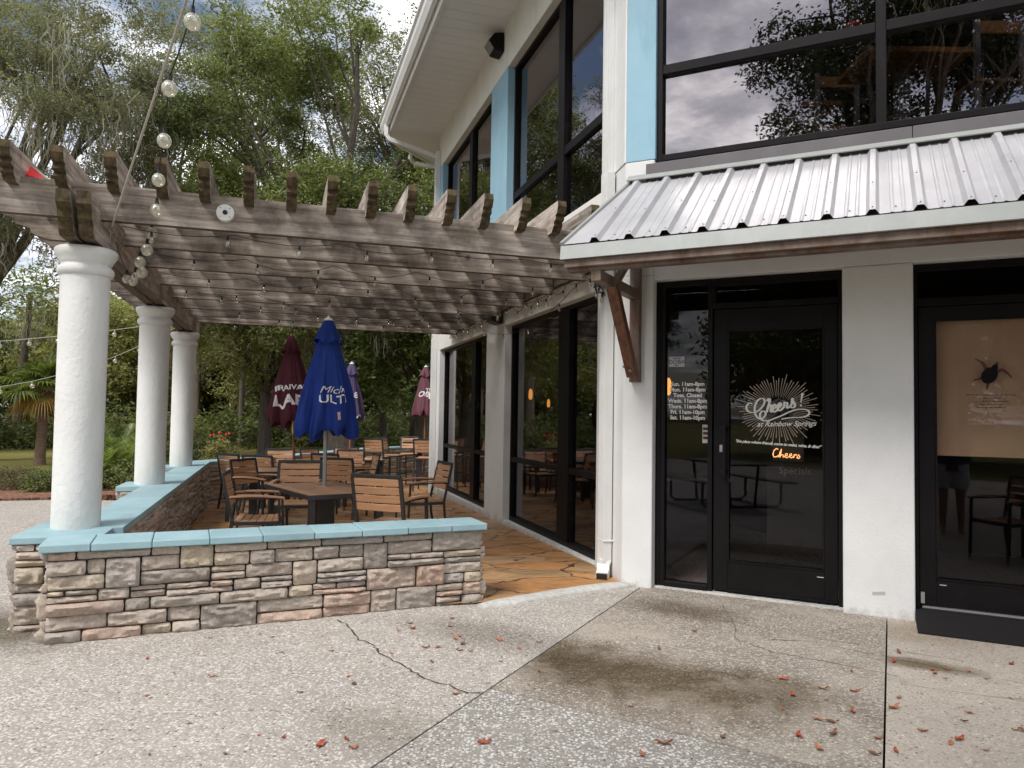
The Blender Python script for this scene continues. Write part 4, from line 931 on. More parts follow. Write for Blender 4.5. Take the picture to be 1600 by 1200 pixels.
b = MB(W); b.box(-.50, 6.5, .126, .19, 2.955, 3.13); b.build('ledger', M_wood_u, PG, bevel=.004)
# rafters on top with notched tails
RN = [5.28, 4.98, 4.66, 4.33, 4.01, 3.72, 3.41, 3.10, 2.80, 2.49, 2.18, 1.86, 1.55, 1.22, .91, .60, .30]
for k, n_ in enumerate(RN):
    b = MB(W); b.tv = rnd.random(); z0, z1 = 3.07, 3.315; L = 7.3; a0 = -.88+rnd.uniform(-.012, .012)
    h = z1-z0
    pl = [(0.0, z1), (-.012, z1-.05), (.012, z1-.105), (.045, z1-.112), (.038, z1-.15), (.085, z1-.165), (.08, z1-.195), (.13, z0+.012), (.14, z0), (L, z0), (L, z1)]
    th = .038; vs = [W(a0+a, n_-th, z) for a, z in pl]+[W(a0+a, n_+th, z) for a, z in pl]; n = len(pl)
    b.add(vs, [tuple(range(n))[::-1], tuple(range(n, 2*n))]+[(i, (i+1) % n, n+(i+1) % n, n+i) for i in range(n)])
    rf = b.build('rafter', M_wood_u, PG, bevel=.003)
    # dark mossy end grain follows the notches: a skin 2 mm proud
    b = MB(W); q_ = [(a-.002, z) for a, z in pl[:9]]; th2 = th+.001
    b.add([W(a0+a, n_-th2, z) for a, z in q_]+[W(a0+a, n_+th2, z) for a, z in q_], [(i, i+9, i+10, i+1) for i in range(8)]); b.build('end_grain', M_ends, rf)
for k, n_ in enumerate((4.60, 4.475)):
    pl = tailprof(7.4, ZG0, ZG1)[:7]; b = MB(W); th = .046
    b.add([W(-.942+a, n_-th, z) for a, z in pl]+[W(-.942+a, n_+th, z) for a, z in pl], [(i, i+7, i+8, i+1) for i in range(6)]); b.build('end_grain', M_ends, PG)
# dark post to the right of rafters near the awning: short stub beam
b = MB(W); b.box(-1.05, .25, .32, .37, 3.14, 3.27); b.build('stub_rafter', M_wood_u, PG, bevel=.004)
# junction box
jb = empty('junction_box', W(-.653, 3.58, 3.0), 'round white junction box screwed to the front beam of the pergola', 'junction box')
b = MB(); v0 = W(-.653, 3.58, 3.0); 
def disc(mb, c, ax, r0, r1, d0, d1, seg=28):
    x = Vector((0, 0, 1)); y = ax.cross(x).normalized()
    pr = [(r0, d0), (r0, (d0+d1)/2), (r1, d1), (0.001, d1)]
    vs = [c+ax*d+(x*math.cos(2*math.pi*k/seg)+y*math.sin(2*math.pi*k/seg))*r for r, d in pr for k in range(seg)]
    mb.add(vs, [(i*seg+k, i*seg+(k+1) % seg, (i+1)*seg+(k+1) % seg, (i+1)*seg+k) for i in range(len(pr)-1) for k in range(seg)], True)
disc(b, v0, -U, .066, .062, 0, .045); b.build('cover', M_pw, jb)
b = MB(); disc(b, v0, -U, .018, .016, .045, .050)
for t in range(4):
    a = math.pi/4+t*math.pi/2; disc(b, v0+Vector((0, 0, 1))*.047*math.cos(a)+NW*.047*math.sin(a), -U, .004, .004, .045, .0465, 8)
b.build('knockout', M_cable, jb)
# red flag lying on the beams at the left
fg = empty('red_flag', W(-.2, 5.0, 3.2), 'red flag cloth draped over the pergola rafters at the far left', 'flag')
b = MB(); vs = []
A_ = [W(-.55, 4.79, 3.12), W(-.56, 5.22, 3.30)]; B_ = [W(-.52, 4.78, 3.14), W(-.30, 5.26, 3.52)]
for i in range(15):
    t = i/14; p = A_[0].lerp(A_[1], t); q = B_[0].lerp(B_[1], t)
    for j in range(5):
        s_ = j/4; v = p.lerp(q, s_); v.z += .008*math.sin(t*13+s_*3)+.008*math.sin(s_*9); vs.append(v)
b.add(vs, [(i*5+j, i*5+j+1, (i+1)*5+j+1, (i+1)*5+j) for i in range(14) for j in range(4)], True); 
o = b.build('flag_cloth', M_red, fg); s_ = o.modifiers.new('thick', 'SOLIDIFY'); s_.thickness = .004
b = MB(); b.tube([W(-.29, 5.28, 3.54), W(-.53, 4.74, 3.12)], .006, 6); b.build('cord', M_rope, fg)
# ================================================================== FURNITURE
def chair(name, label, cat, loc, rz, group, arms=True, bar=False):
    """faces local -y; back at +y"""
    sc = .965; e = empty(name, loc, label, cat, group, rz)
    sh = .43 if not bar else .72; bh = .88 if not bar else 1.12; hw = .245 if arms else .215; dp = .235; t = .017
    lean = .10; bw = hw-.012
    def L(nm, mb, mt, par=e, bev=.003): return mb.build(nm, mt, par, local=True, bevel=bev)
    yb = dp-.03
    top = Vector((0, yb+lean, bh)); seatb = Vector((0, yb, sh))
    for sx in (-1, 1):
        b = MB(); x = sx*hw
        pts = [(x, yb+.06, 0), (x, yb+.012, .25 if not bar else .45), (x, yb, sh)]
        for i in range(2): b.bar(pts[i], pts[i+1], .022, .034, ref=(1, 0, 0))
        L('leg', b, M_frame)
        b = MB(); xt = x; zt = .645 if (arms and not bar) else sh
        pts = [(x, -dp-.02, 0), (x, -dp, sh-.02), (x, -dp+.012, zt)]
        for i in range(2 if arms and not bar else 1): b.bar(pts[i], pts[i+1], .022, .032, ref=(1, 0, 0))
        L('leg', b, M_frame)
        if arms and not bar:
            b = MB(); n = 6; vs = []
            for i in range(n+1):
                u_ = i/n; y = yb+.035-(yb+dp+.075)*u_; z = .665+.012*math.sin(u_*math.pi)-.012*u_*u_
                vs += [(x-.024, y, z-.009), (x+.024, y, z-.009), (x+.024, y, z+.010), (x-.024, y, z+.010)]
            b.add(vs, [(4*i+k, 4*i+(k+1) % 4, 4*i+4+(k+1) % 4, 4*i+4+k) for i in range(n) for k in range(4)]+[(0, 3, 2, 1), tuple(4*n+k for k in range(4))])
            ar = L('armrest', b, M_slat, bev=.004)
            b = MB(); b.bar((x, yb+.04, .652), (x, -dp-.02, .650), .026, .012, ref=(0, 0, 1)); b.build('arm_rail', M_frame, ar, local=True)
    b = MB(); zf = sh-.022
    b.bar((-hw, -dp, zf), (hw, -dp, zf), .02, .034); b.bar((-hw, yb, zf), (hw, yb, zf), .02, .034)
    for sx in (-1, 1): b.bar((sx*(hw-.002), -dp+.01, zf), (sx*(hw-.002), yb-.01, zf), .02, .034)
    if bar:
        fb_ = MB(); fb_.bar((-hw, -dp, .28), (hw, -dp, .28), .02, .03); L('footrest', fb_, M_frame)
        fb_ = MB(); fb_.bar((-hw, yb+.02, .28), (hw, yb+.02, .28), .02, .03); L('stretcher', fb_, M_frame)
    L('seat_frame', b, M_frame)
    b = MB(); ns = 6; d_ = (yb+dp-.01)/ns
    for i in range(ns):
        b.tv = random.random(); y0 = -dp+.002+i*d_; zc = sh+.004-.010*math.sin(math.pi*(i+.5)/ns)
        b.box(-hw+.016, hw-.016, y0+.004, y0+d_-.004, zc-.008, zc+.006)
    L('seat', b, M_slat)
    # back frame
    d = (top-seatb).normalized(); nrm = Vector((0, -d.z, d.y)); z0 = .13 if not bar else .12
    b = MB(); Lb = (top-seatb).length
    P = lambda x, s, o=0: Vector((x, 0, 0))+seatb+d*s+nrm*o
    for sx in (-1, 1): b.bar(P(sx*hw, -.01), P(sx*hw, Lb-.008), .024, .034, ref=(1, 0, 0))
    b.bar(P(-hw-.010, Lb), P(hw+.010, Lb), .034, .024, ref=nrm)
    L('back_frame', b, M_frame)
    b = MB(); s0, s1 = z0, Lb-.016; ns = 4; hs = (s1-s0)/ns
    for i in range(ns):
        b.tv = random.random(); a, c = P(0, s0+i*hs+.007), P(0, s0+(i+1)*hs-.005)
        cv = -.010
        vs = []
        for x, o in [(-hw+.012, 0), (-hw*.5, cv*.7), (0, cv), (hw*.5, cv*.7), (hw-.012, 0)]:
            for q_ in (a, c):
                for oo in (-.006, .006): vs.append(Vector((x, 0, 0))+q_+nrm*(o+oo))
        fs = []
        for k in range(4):
            i0, i1 = 4*k, 4*k+4; fs += [(i0, i1, i1+2, i0+2), (i0+1, i0+3, i1+3, i1+1), (i0+2, i1+2, i1+3, i0+3), (i0, i0+1, i1+1, i1)]
        fs += [(0, 2, 3, 1), (16, 17, 19, 18)]
        b.add(vs, fs)
    L('backrest', b, M_slat)
    return e
CH = chair('patio_armchair', 'x', 'chair', (0, 0, 0), 0, 'slatted armchairs on the patio')
CB_ = chair('bar_chair', 'x', 'bar chair', (0, 0, 0), 0, 'tall slatted chairs at the far bar tables', arms=False, bar=True)
used = {}
def pz(x, y):
    v = Vector((x, y, 0))-W.O; return PZ(v.dot(U)) if v.dot(NW) < 4.2 and v.dot(U) > -.6 else 0
def put(proto, x, y, deg, label, group=None, z=None, s=1.0):
    o = proto if not used.get(proto.name) else copy_tree(proto); used[proto.name] = 1
    o.location = (x, y, pz(x, y) if z is None else z); o.rotation_euler = (0, 0, R(deg)); o['label'] = label; o.scale = (s, s, s)
    if group: o['group'] = group
    return o
def ax(px, Y, xs=0): return (px-800)/F*Y     # x of a picture column at depth Y (for laying out)
def table(name, label, cat, loc, rz, group, lx, ly, h, hole=True):
    e = empty(name, loc, label, cat, group, rz); n = max(5, int(lx/.115))
    b = MB()
    for i in range(n): b.tv = random.random(); b.box(-lx/2+.02+i*(lx-.04)/n+.0012, -lx/2+.02+(i+1)*(lx-.04)/n-.0012, -ly/2+.02, ly/2-.02, h-.022, h)
    b.build('tabletop', M_top, e, local=True, bevel=.002)
    b = MB(); t = .021
    b.box(-lx/2, lx/2, -ly/2, -ly/2+t, h-.045, h-.001); b.box(-lx/2, lx/2, ly/2-t, ly/2, h-.045, h-.001); b.box(-lx/2, -lx/2+t, -ly/2+t, ly/2-t, h-.045, h-.001); b.box(lx/2-t, lx/2, -ly/2+t, ly/2-t, h-.045, h-.001)
    b.build('edge_frame', M_frame, e, local=True, bevel=.003)
    for sx in (-1, 1):
        for sy in (-1, 1):
            if h < .9: b = MB(); b.box(sx*(lx/2-.06)-.028, sx*(lx/2-.06)+.028, sy*(ly/2-.06)-.028, sy*(ly/2-.06)+.028, 0, h-.045); b.build('leg', M_frame, e, local=True, bevel=.003)
    if h < .9:
        b = MB(); b.box(-.09, .09, -.07, .07, .0, h-.05) if lx*ly > 1 else b.box(-.06, .06, -.06, .06, 0, h-.05); b.build('pedestal', M_frame, e, local=True, bevel=.004)
    else:
        b = MB(); b.box(-.05, .05, -.05, .05, .02, h-.04); b.build('pedestal', M_frame, e, local=True)
        b = MB(); b.box(-.25, .25, -.25, .25, 0, .02); b.build('base_plate', M_frame, e, local=True)
    return e
# nearest table and its chairs
TZ = lambda x, y: (x, y, pz(x, y))
T1 = (-1.99, 7.78); TR = 36.5
table('patio_table', 'dark framed slatted table nearest the camera with the blue umbrella standing through it', 'table', TZ(*T1), R(TR-0), 'slatted patio tables', .82, 1.30, .705)
put(CH, -2.55, 7.40, 104, 'armchair at the left end of the nearest table, seen side on')
put(CH, -1.14, 7.08, 160, 'armchair closest to the camera, its back to us behind the low wall', s=1.03)
put(CH, -1.12, 9.25, -64, 'armchair standing alone by the patio window, turned to the left', s=1.02)
put(CH, -2.56, 8.75, 8, 'armchair across the nearest table, facing us left of the blue umbrella pole', s=1.03)
put(CH, -3.34, 9.8, 70, 'armchair near the side stone wall facing right, left of the nearest table')
put(CH, -2.46, 10.9, 168, 'dark backed armchair just behind the nearest table, right of the blue umbrella pole')
put(CH, -2.5, 12.0, -68, 'armchair turned sideways behind the nearest table, right of the dark backed one')
T2 = (-3.75, 10.7)
table('patio_table', 'slatted table behind the chairs at the left, hidden up to its edge', 'table', TZ(*T2), R(20), 'slatted patio tables', .8, .8, .70)
put(CH, -3.82, 11.5, 168, 'armchair with its back to us between the side wall and the middle table')
put(CH, -4.35, 11.9, 150, 'armchair half hidden behind another at the far left by the side wall')
T3 = (-3.35, 12.6)
table('patio_table', 'slatted table with the dark maroon umbrella leaning over it', 'table', TZ(*T3), R(28), 'slatted patio tables', .85, 1.2, .74)
put(CH, -4.28, 13.6, 20, 'armchair facing us beyond the maroon umbrella table, close to the far wall')
put(CH, -3.75, 14.4, 62, 'small looking armchair facing right between the maroon and blue umbrella poles')
put(CH, -3.40, 15.0, 8, 'armchair facing us beyond the blue umbrella pole, left of the purple umbrella')
put(CH, -3.0, 12.4, 165, 'armchair with a dark back right of the blue umbrella pole, in the third row')
T4 = (-2.95, 14.4)
table('patio_table', 'slatted table under the purple umbrella', 'table', TZ(*T4), R(15), 'slatted patio tables', .85, .85, .70)
put(CH, -2.98, 13.55, 10, 'pale backed armchair in the middle row below the purple umbrella')
for px, Y, dg, lb in [(592, 15.6, 170, 'tall dark backed bar chair right of the purple umbrella'), (616, 16.6, 70, 'tall bar chair facing right behind the dark backed one'), (641, 17.4, 5, 'tall bar chair facing us at the far bar table'),
                      (668, 15.4, 174, 'tall dark backed bar chair next to the white downspout')]:
    put(CB_, ax(px, Y), Y, dg, lb, s=.96)
table('bar_table', 'tall bar table between the tall bar chairs at the far end', 'table', TZ(ax(622, 17.0)+.55, 16.9), 0, None, .7, .7, 1.0)
# ---- umbrellas
def umbrella(label, loc, top_z, bot_z, rad, mat, pole_mat, seed, lean=(0, 0), base_z=0, flare=1., text=None, stripe=False, ferr=False, cap=True, rot=0.):
    calm_at = text[0][2] if text else 0; rnd = random.Random(seed); e = empty('patio_umbrella', loc, label, 'umbrella', 'closed patio umbrellas')
    e.rotation_euler = (lean[0], lean[1], rot)
    H = top_z-bot_z; ph = rnd.uniform(0, 6)
    amp8 = [rnd.uniform(.6, 1.3) for _ in range(8)]
    def surf(th, t):           # t 0 top .. 1 bottom
        calm = 1-.8*math.exp(-(((th-calm_at+math.pi) % (2*math.pi)-math.pi)/.55)**2) if text else 1
        k = (th*8/(2*math.pi)) % 8; a = amp8[int(k)]*(1-(k % 1))+amp8[(int(k)+1) % 8]*(k % 1)
        r = .060+(rad-.060)*(max(t-.06, 0)**.85)*1.04
        f = .17*t**.6*a*math.sin(8*th+ph+.9*math.sin(4*t+seed))+.07*t**.5*math.sin(19*th+3*t+seed)+.045*t**.5*math.sin(27*th-5*t)
        r *= 1+f*calm
        if t > .88: r *= 1-.10*((t-.88)/.12)**2
        return r
    def zb(th, t):             # ragged hem
        return top_z-H*t*(1+ .03*t**3*math.sin(3*th+ph)+.035*t**3*math.sin(8*th+ph+1.5)+.02*t**3*math.sin(13*th))
    def pnt(th, t, o=0): r = surf(th, t)+o; return Vector((r*math.cos(th), r*math.sin(th), zb(th, t)))
    nt_, ns = 30, 120; b = MB(); vs = [pnt(2*math.pi*k/ns, .02+.98*i/nt_) for i in range(nt_+1) for k in range(ns)]
    fs = [(i*ns+k, (i+1)*ns+k, (i+1)*ns+(k+1) % ns, i*ns+(k+1) % ns) for i in range(nt_) for k in range(ns)]
    n0 = len(vs); vs += [Vector((v.x*.45, v.y*.45, v.z+.10)) for v in vs[-ns:]]; fs += [(nt_*ns+k, n0+k, n0+(k+1) % ns, nt_*ns+(k+1) % ns) for k in range(ns)]
    b.add(vs, fs, True); cano = b.build('canopy', mat, e, local=True)
    # top vent flap
    b = MB(); nv = 8; vl = .165; vs = []
    for i in range(nv+1):
        t = i/nv
        for k in range(ns):
            th = 2*math.pi*k/ns; r = .045+t**.75*(.098*flare)*(1+.20*t*math.sin(8*th+ph+1)+.10*t*math.sin(5*th)); vs.append(Vector((r*math.cos(th), r*math.sin(th), top_z+.012-.012*min(1, t*6)-(.235*H/1.25)*t**1.1*(1+.12*t*math.sin(4*th+1)))))
    b.add(vs, [(i*ns+k, (i+1)*ns+k, (i+1)*ns+(k+1) % ns, i*ns+(k+1) % ns) for i in range(nv) for k in range(ns)]+[tuple(range(ns))], True)
    b.build('top_vent', mat, e, local=True)
    b = MB(); b.lathe([(.045, -.01), (.050, .004), (.04, .022), (.012, .032), (.012, .05), (.002, .055)] if cap else [(.02, -.01), (.022, .01), (.012, .04), (.002, .05)], (0, 0, top_z+.012), 16); b.build('finial', M_pw if cap else pole_mat, e, local=True)
    b = MB(); b.tube([(0, 0, base_z), (0, 0, top_z)], .021, 14); po = b.build('pole', pole_mat, e, local=True)
    if ferr: b = MB(); b.tube([(0, 0, bot_z-.17), (0, 0, bot_z+.06)], .026, 14); b.build('ferrule', M_brass, po, local=True)
    for k in range(8):
        th = 2*math.pi*(k+.5)/8; b = MB(); b.tube([(.03*math.cos(th), .03*math.sin(th), top_z-.1), (rad*.62*math.cos(th), rad*.62*math.sin(th), bot_z+.06)], .006, 5); b.build('rib', M_grey, e, local=True)
    if stripe:
        b = MB(); vs = [pnt(2*math.pi*k/ns, t, .003) for t in (.955, 1.0) for k in range(ns)]; b.add(vs, [(k, ns+k, ns+(k+1) % ns, (k+1) % ns) for k in range(ns) if (k*8//ns) % 2 == 0 or k % 15 < 6], True); b.build('white_hem', M_print, cano, local=True)
    if text:
        for (string, size, th0, tt, mt, bold, shear, arc) in text:
            b = MB()
            if string == '#tag':
                for i in range(6):
                    for k in range(4):
                        pass
                gx, gz = 5, 8; wd, hg = .030, .085; vs = []
                for i in range(gz+1):
                    for k in range(gx+1):
                        t = tt+(i/gz*hg)/H; r = surf(th0, t); ln = hg if True else 0
                        s_ = -wd/2+wd*k/gx; tz = t+(-.012*(1-abs(k-gx/2)/(gx/2)) if i == gz else 0)/H*1.2
                        vs.append(pnt(th0+s_/max(r, .05), tz, .004))
                b.add(vs, [(i*(gx+1)+k, (i+1)*(gx+1)+k, (i+1)*(gx+1)+k+1, i*(gx+1)+k+1) for i in range(gz) for k in range(gx)])
                b.build('emblem', M_tan, cano, local=True); continue
            V2, F2 = textmesh(string, size, bold, shear, sub=.012)
            vs = []
            for (x, y) in V2:
                yy = y-arc*x*x; t = tt-yy/H; r = surf(th0, t); r0 = rad*.85*(t**.8); vs.append(pnt(th0+x/max(r0, .05), t, .006))
            b.add(vs, F2); b.build('lettering', mt, cano, local=True)
    return e
def textmesh(string, size, bold=0., shear=0., sub=None, align='CENTER', space=1., serif=False):
    cu = bpy.data.curves.new('txt', 'FONT'); cu.body = string; cu.size = size; cu.align_x = align; cu.shear = shear; cu.offset = bold; cu.space_character = space; cu.resolution_u = 3
    ob = bpy.data.objects.new('txt', cu); COL.objects.link(ob); bpy.context.view_layer.update()
    dg = bpy.context.evaluated_depsgraph_get(); me = bpy.data.meshes.new_from_object(ob.evaluated_get(dg))
    bm = bmesh.new(); bm.from_mesh(me)
    if sub:
        bmesh.ops.triangulate(bm, faces=bm.faces)
        for _ in range(5):
            es = [e_ for e_ in bm.edges if e_.calc_length() > sub]
            if not es: break
            bmesh.ops.subdivide_edges(bm, edges=es, cuts=1); bmesh.ops.triangulate(bm, faces=bm.faces)
    bm.verts.index_update(); V2 = [(v.co.x, v.co.y) for v in bm.verts]; F2 = [tuple(v.index for v in f.verts) for f in bm.faces]
    bm.free(); bpy.data.objects.remove(ob); bpy.data.curves.remove(cu); bpy.data.meshes.remove(me)
    return V2, F2
th_cam = lambda x, y: math.atan2(-y, -x)
x1, y1 = -2.02, 7.95
tc_ = th_cam(x1, y1)
umbrella('tall royal blue closed umbrella with white lettering on a silver pole through the nearest table', (x1, y1, pz(x1, y1)), 2.50, 1.275, .335, M_cblue, M_grey, 3, base_z=.06,
         text=[('Miche', .105, tc_+.34, .645, M_print, .0, .45, 0.), ('ULTI', .125, tc_+.30, .735, M_print, .002, 0, 0.), ('#tag', 0, tc_+.46, .80, M_tan, 0, 0, 0)])
x2, y2 = -3.56, 12.15; tc_ = th_cam(x2, y2)
umbrella('dark maroon closed umbrella with large white letters, behind and left of the blue one', (x2, y2, pz(x2, y2)), 2.83, 1.38, .40, M_cmar, M_polewood, 8, lean=(R(-1), R(-3.2)), base_z=.06, ferr=True, cap=False,
         text=[('TRAIVAL', .12, tc_-.16, .62, M_print, .003, 0, .25), ('LAE', .25, tc_-.20, .80, M_print, .010, 0, .2)])
x3, y3 = ax(549, 15.2), 15.2; tc_ = th_cam(x3, y3)
umbrella('faded purple closed umbrella with a white edged hem, right of the blue one', (x3, y3, pz(x3, y3)), 2.62, 1.50, .27, M_cpur, M_polewood, 13, base_z=.06, stripe=True, text=[('18', .16, tc_+.30, .62, M_print, .006, 0, 0)])
x4, y4 = ax(665, 17.6), 17.6; tc_ = th_cam(x4, y4)
umbrella('faded rose maroon closed umbrella farthest away beside the white downspout', (x4, y4, pz(x4, y4)), 2.76, 1.62, .31, M_cros, M_polewood, 17, base_z=.06, flare=1.1, text=[('Ola', .18, tc_-.25, .62, M_print, .004, .3, 0), ('L', .24, tc_+.55, .66, M_print, .008, 0, 0), ('TRA', .09, tc_+.62, .50, M_print, .003, 0, 0)])
# ================================================================== PICNIC TABLE, CHAIR AND PERSON (seen in the glass)
pt_ = empty('picnic_table', (-2.15, 1.0, 0), 'black steel picnic table with attached benches, mirrored in the entrance door glass', 'picnic table', rz=R(22))
b = MB(); b.box(-.85, .85, -.36, .36, .72, .755); b.build('tabletop', M_frame, pt_, local=True, bevel=.01)
for s_ in (-1, 1):
    b = MB(); b.box(-.85, .85, s_*.72-.13, s_*.72+.13, .43, .46); b.build('bench', M_frame, pt_, local=True, bevel=.01)
for s_ in (-1, 1):
    b = MB(); x = s_*.55
    b.tube([(x, -.74, .43), (x, -.74, .10), (x, -.66, .03), (x, .66, .03), (x, .74, .10), (x, .74, .43)], .024, 8); b.tube([(x, -.22, .03), (x, -.30, .72)], .024, 8); b.tube([(x, .22, .03), (x, .30, .72)], .024, 8); b.build('leg', M_frame, pt_, local=True)
put(CH, 2.62, 2.42, 205, 'armchair mirrored in the glass of the right door', group='slatted armchairs on the patio', z=0)
table('patio_table', 'slatted table mirrored at the right edge of the right door glass', 'table', (3.15, 2.0, 0), R(25), 'slatted patio tables', .8, .8, .70)
def skinfig(name, verts, edges, radii, mat, parent, sub=2):
    me = bpy.data.meshes.new(name); me.from_pydata(verts, edges, []); o = link(name, me, parent)
    me.materials.append(mat); s_ = o.modifiers.new('skin', 'SKIN'); s_.use_smooth_shade = True
    for i, sv_ in enumerate(me.skin_vertices[0].data if me.skin_vertices else []): pass
    return o
def figure(name, label, loc, rz):
    e = empty(name, loc, label, 'person', rz=rz)
    def sk(nm, chain_v, chain_e, rad, mat, parent, root=0):
        me = bpy.data.meshes.new(nm); me.from_pydata(chain_v, chain_e, []); me.materials.append(mat)
        o = link(nm, me, parent)
        bm = bmesh.new(); bm.from_mesh(me); ly = bm.verts.layers.skin.verify()
        for i, v in enumerate(bm.verts): v[ly].radius = (rad[i][0], rad[i][1]) if isinstance(rad[i], tuple) else (rad[i], rad[i]); v[ly].use_root = (i == root)
        bm.to_mesh(me); bm.free()
        m1 = o.modifiers.new('skin', 'SKIN'); m1.use_smooth_shade = True; m2 = o.modifiers.new('sub', 'SUBSURF'); m2.levels = 2; m2.render_levels = 2
        return o
    # body faces local +y, standing, arms raised holding a phone
    V = [(0, 0, .86), (0, .005, 1.02), (0, 0, 1.18), (0, 0, 1.32), (0, 0, 1.41), (0, .02, 1.47), (0, .03, 1.56), (0, .02, 1.66)]
    Rr = [(.15, .11), (.13, .10), (.15, .105), (.15, .09), (.06, .055), (.052, .052), (.078, .095), (.065, .08)]
    Ee = [(0, 1), (1, 2), (2, 3), (3, 4), (4, 5), (5, 6), (6, 7)]
    for s_ in (-1, 1):
        n0 = len(V); V += [(s_*.09, 0, .80), (s_*.10, .01, .62), (s_*.10, .0, .44), (s_*.105, -.02, .28), (s_*.105, -.015, .09), (s_*.11, .06, .035), (s_*.115, .16, .025)]
        Rr += [.085, .075, .055, .052, .036, (.040, .032), (.04, .02)]; Ee += [(0, n0)]+[(n0+i, n0+i+1) for i in range(6)]
        n1 = len(V); V += [(s_*.17, 0, 1.33), (s_*.20, .08, 1.13), (s_*.13, .27, 1.26), (s_*.10, .32, 1.32)]
        Rr += [.055, .042, .030, (.036, .022)]; Ee += [(3, n1), (n1, n1+1), (n1+1, n1+2), (n1+2, n1+3)]
        h0 = n1+3
        for f in range(5):
            a = len(V); dx = (f-2)*.018; V += [(s_*(.10-dx*.6), .345, 1.335+f*.014), (s_*(.075-dx*.3), .36, 1.345+f*.014)]; Rr += [.010, .008]; Ee += [(h0, a), (a, a+1)]
    body = sk('body', V, Ee, Rr, M_skin, e)
    b = MB()
    for nm, mt, prof_ in (('shirt', M_shirt, [(.165, .84), (.160, .95), (.145, 1.05), (.165, 1.2), (.175, 1.31), (.12, 1.39), (.07, 1.42)]), ('shorts', M_short, None)):
        bq = MB()
        if prof_:
            for i in range(1): bq.lathe([(r, z) for r, z in prof_], seg=24)
            o = bq.build(nm, mt, e, local=True); o.data.transform(Matrix.Diagonal((1.05, .76, 1, 1)))
        else:
            for s_ in (-1, 1): bq.tube([(s_*.075, 0, .92), (s_*.09, 0, .80), (s_*.10, .005, .70), (s_*.102, .008, .60)], [.115, .112, .105, .102], 20)
            bq.build(nm, mt, e, local=True)
    bq = MB(); bq.ball((0, .005, 1.66), .105, 16, 10, 1.1); bq.tube([(0, -.05, 1.66), (0, -.08, 1.50), (0, -.07, 1.38)], [.09, .07, .03], 12); bq.build('hair', M_hair, e, local=True)
    bq = MB(); bq.ball((-.03, .115, 1.60), .011, 8, 6); bq.ball((.03, .115, 1.60), .011, 8, 6); bq.build('eye', M_pw, e, local=True)
    bq = MB(); bq.ball((0, .128, 1.565), .014, 8, 6, 1.5); bq.build('nose', M_skin, e, local=True)
    for s_ in (-1, 1):
        bq = MB(); bq.box(s_*.11-.045, s_*.11+.045, -.06, .21, 0, .014); bq.tube([(s_*.11-.04, .02, .014), (s_*.11, .12, .06), (s_*.11+.04, .02, .014)], .008, 6); bq.build('sandal', M_blind, e, local=True)
    bq = MB(); bq.box(-.075, .075, .345, .353, 1.31, 1.385); return e, bq
pe, ph_ = figure('person', 'standing person in pale shorts and sandals whose legs show in the right door glass', (1.45, .93, 0), R(-27))
tag(ph_.build('phone', M_cable, None), 'slim black phone held up by the person in pale shorts', 'phone'); 
bpy.data.objects['phone'].location = (1.45, .93, 0); bpy.data.objects['phone'].rotation_euler = (0, 0, R(-27))
# ================================================================== PLANTS
def quads(C, D, Sd, sz, wd, rng, tint):
    """C centres, D long axis (unit), Sd side axis (unit); pointed leaf quads"""
    sz = sz[:, None]; wd = wd[:, None]
    V = np.stack([C-D*sz, C+Sd*wd, C+D*sz, C-Sd*wd], 1).reshape(-1, 3)
    Fq = np.arange(len(V)).reshape(-1, 4); return V, Fq, np.repeat(tint, 4)
def unit(a): return a/np.maximum(np.linalg.norm(a, axis=-1, keepdims=True), 1e-9)
def leafcloud(rng, centers, radii, per, size, flat=.55, droop=.0, shell=.55):
    """leaves gathered in twig-sized tufts inside each clump"""
    Cs = []; 
    n = len(centers)
    for c, r in zip(centers, radii):
        nt_ = max(3, int(per/9)); d = unit(rng.normal(size=(nt_, 3))); rr = r*(shell+(1-shell)*rng.random((nt_, 1))**.6); t = c+d*rr*np.array([1, 1, flat])*(1+.25*rng.normal(size=(nt_, 1)))
        k = 9; q = np.repeat(t, k, 0)+rng.normal(size=(nt_*k, 3))*size*1.7*np.array([1, 1, .7]); Cs.append(q)
    C = np.concatenate(Cs); m_ = len(C)
    D = unit(rng.normal(size=(m_, 3))*np.array([1, 1, .6])+np.array([0, 0, -droop])); S_ = unit(np.cross(D, rng.normal(size=(m_, 3))*np.array([.6, .6, 1])))
    sz = size*(.6+.8*rng.random(m_)); return quads(C, D, S_, sz, sz*.42, rng, rng.random(m_))
def moss_mesh(rng, anchors, lens, width, nper=26, spread=.28):
    Vs, Fs, Ts = [], [], []; k = 0
    for a, L in zip(anchors, lens):
        for _ in range(nper):
            p = a+rng.normal(size=3)*np.array([spread, spread, .30]); l = L*(.2+.9*rng.random()**1.6); n = 6; w = width*(.5+rng.random()); an = rng.random()*6.28; sx = np.array([math.cos(an), math.sin(an), 0])
            z = np.linspace(0, 1, n+1); wob = np.cumsum(rng.normal(size=(n+1, 3))*np.array([1, 1, 0])*(l*.05+.012), 0)
            cc = p+wob+np.stack([0*z, 0*z, -l*z], 1); ww = w*(1-z**2*.85)*(.7+.6*rng.random(n+1))
            V = np.stack([cc-sx*ww[:, None], cc+sx*ww[:, None]], 1).reshape(-1, 3); Vs.append(V)
            Fs.append(np.array([[2*i, 2*i+1, 2*i+3, 2*i+2] for i in range(n)])+k); k += len(V); Ts.append(np.full(len(V), rng.random()))
    return np.concatenate(Vs), np.concatenate(Fs), np.concatenate(Ts)
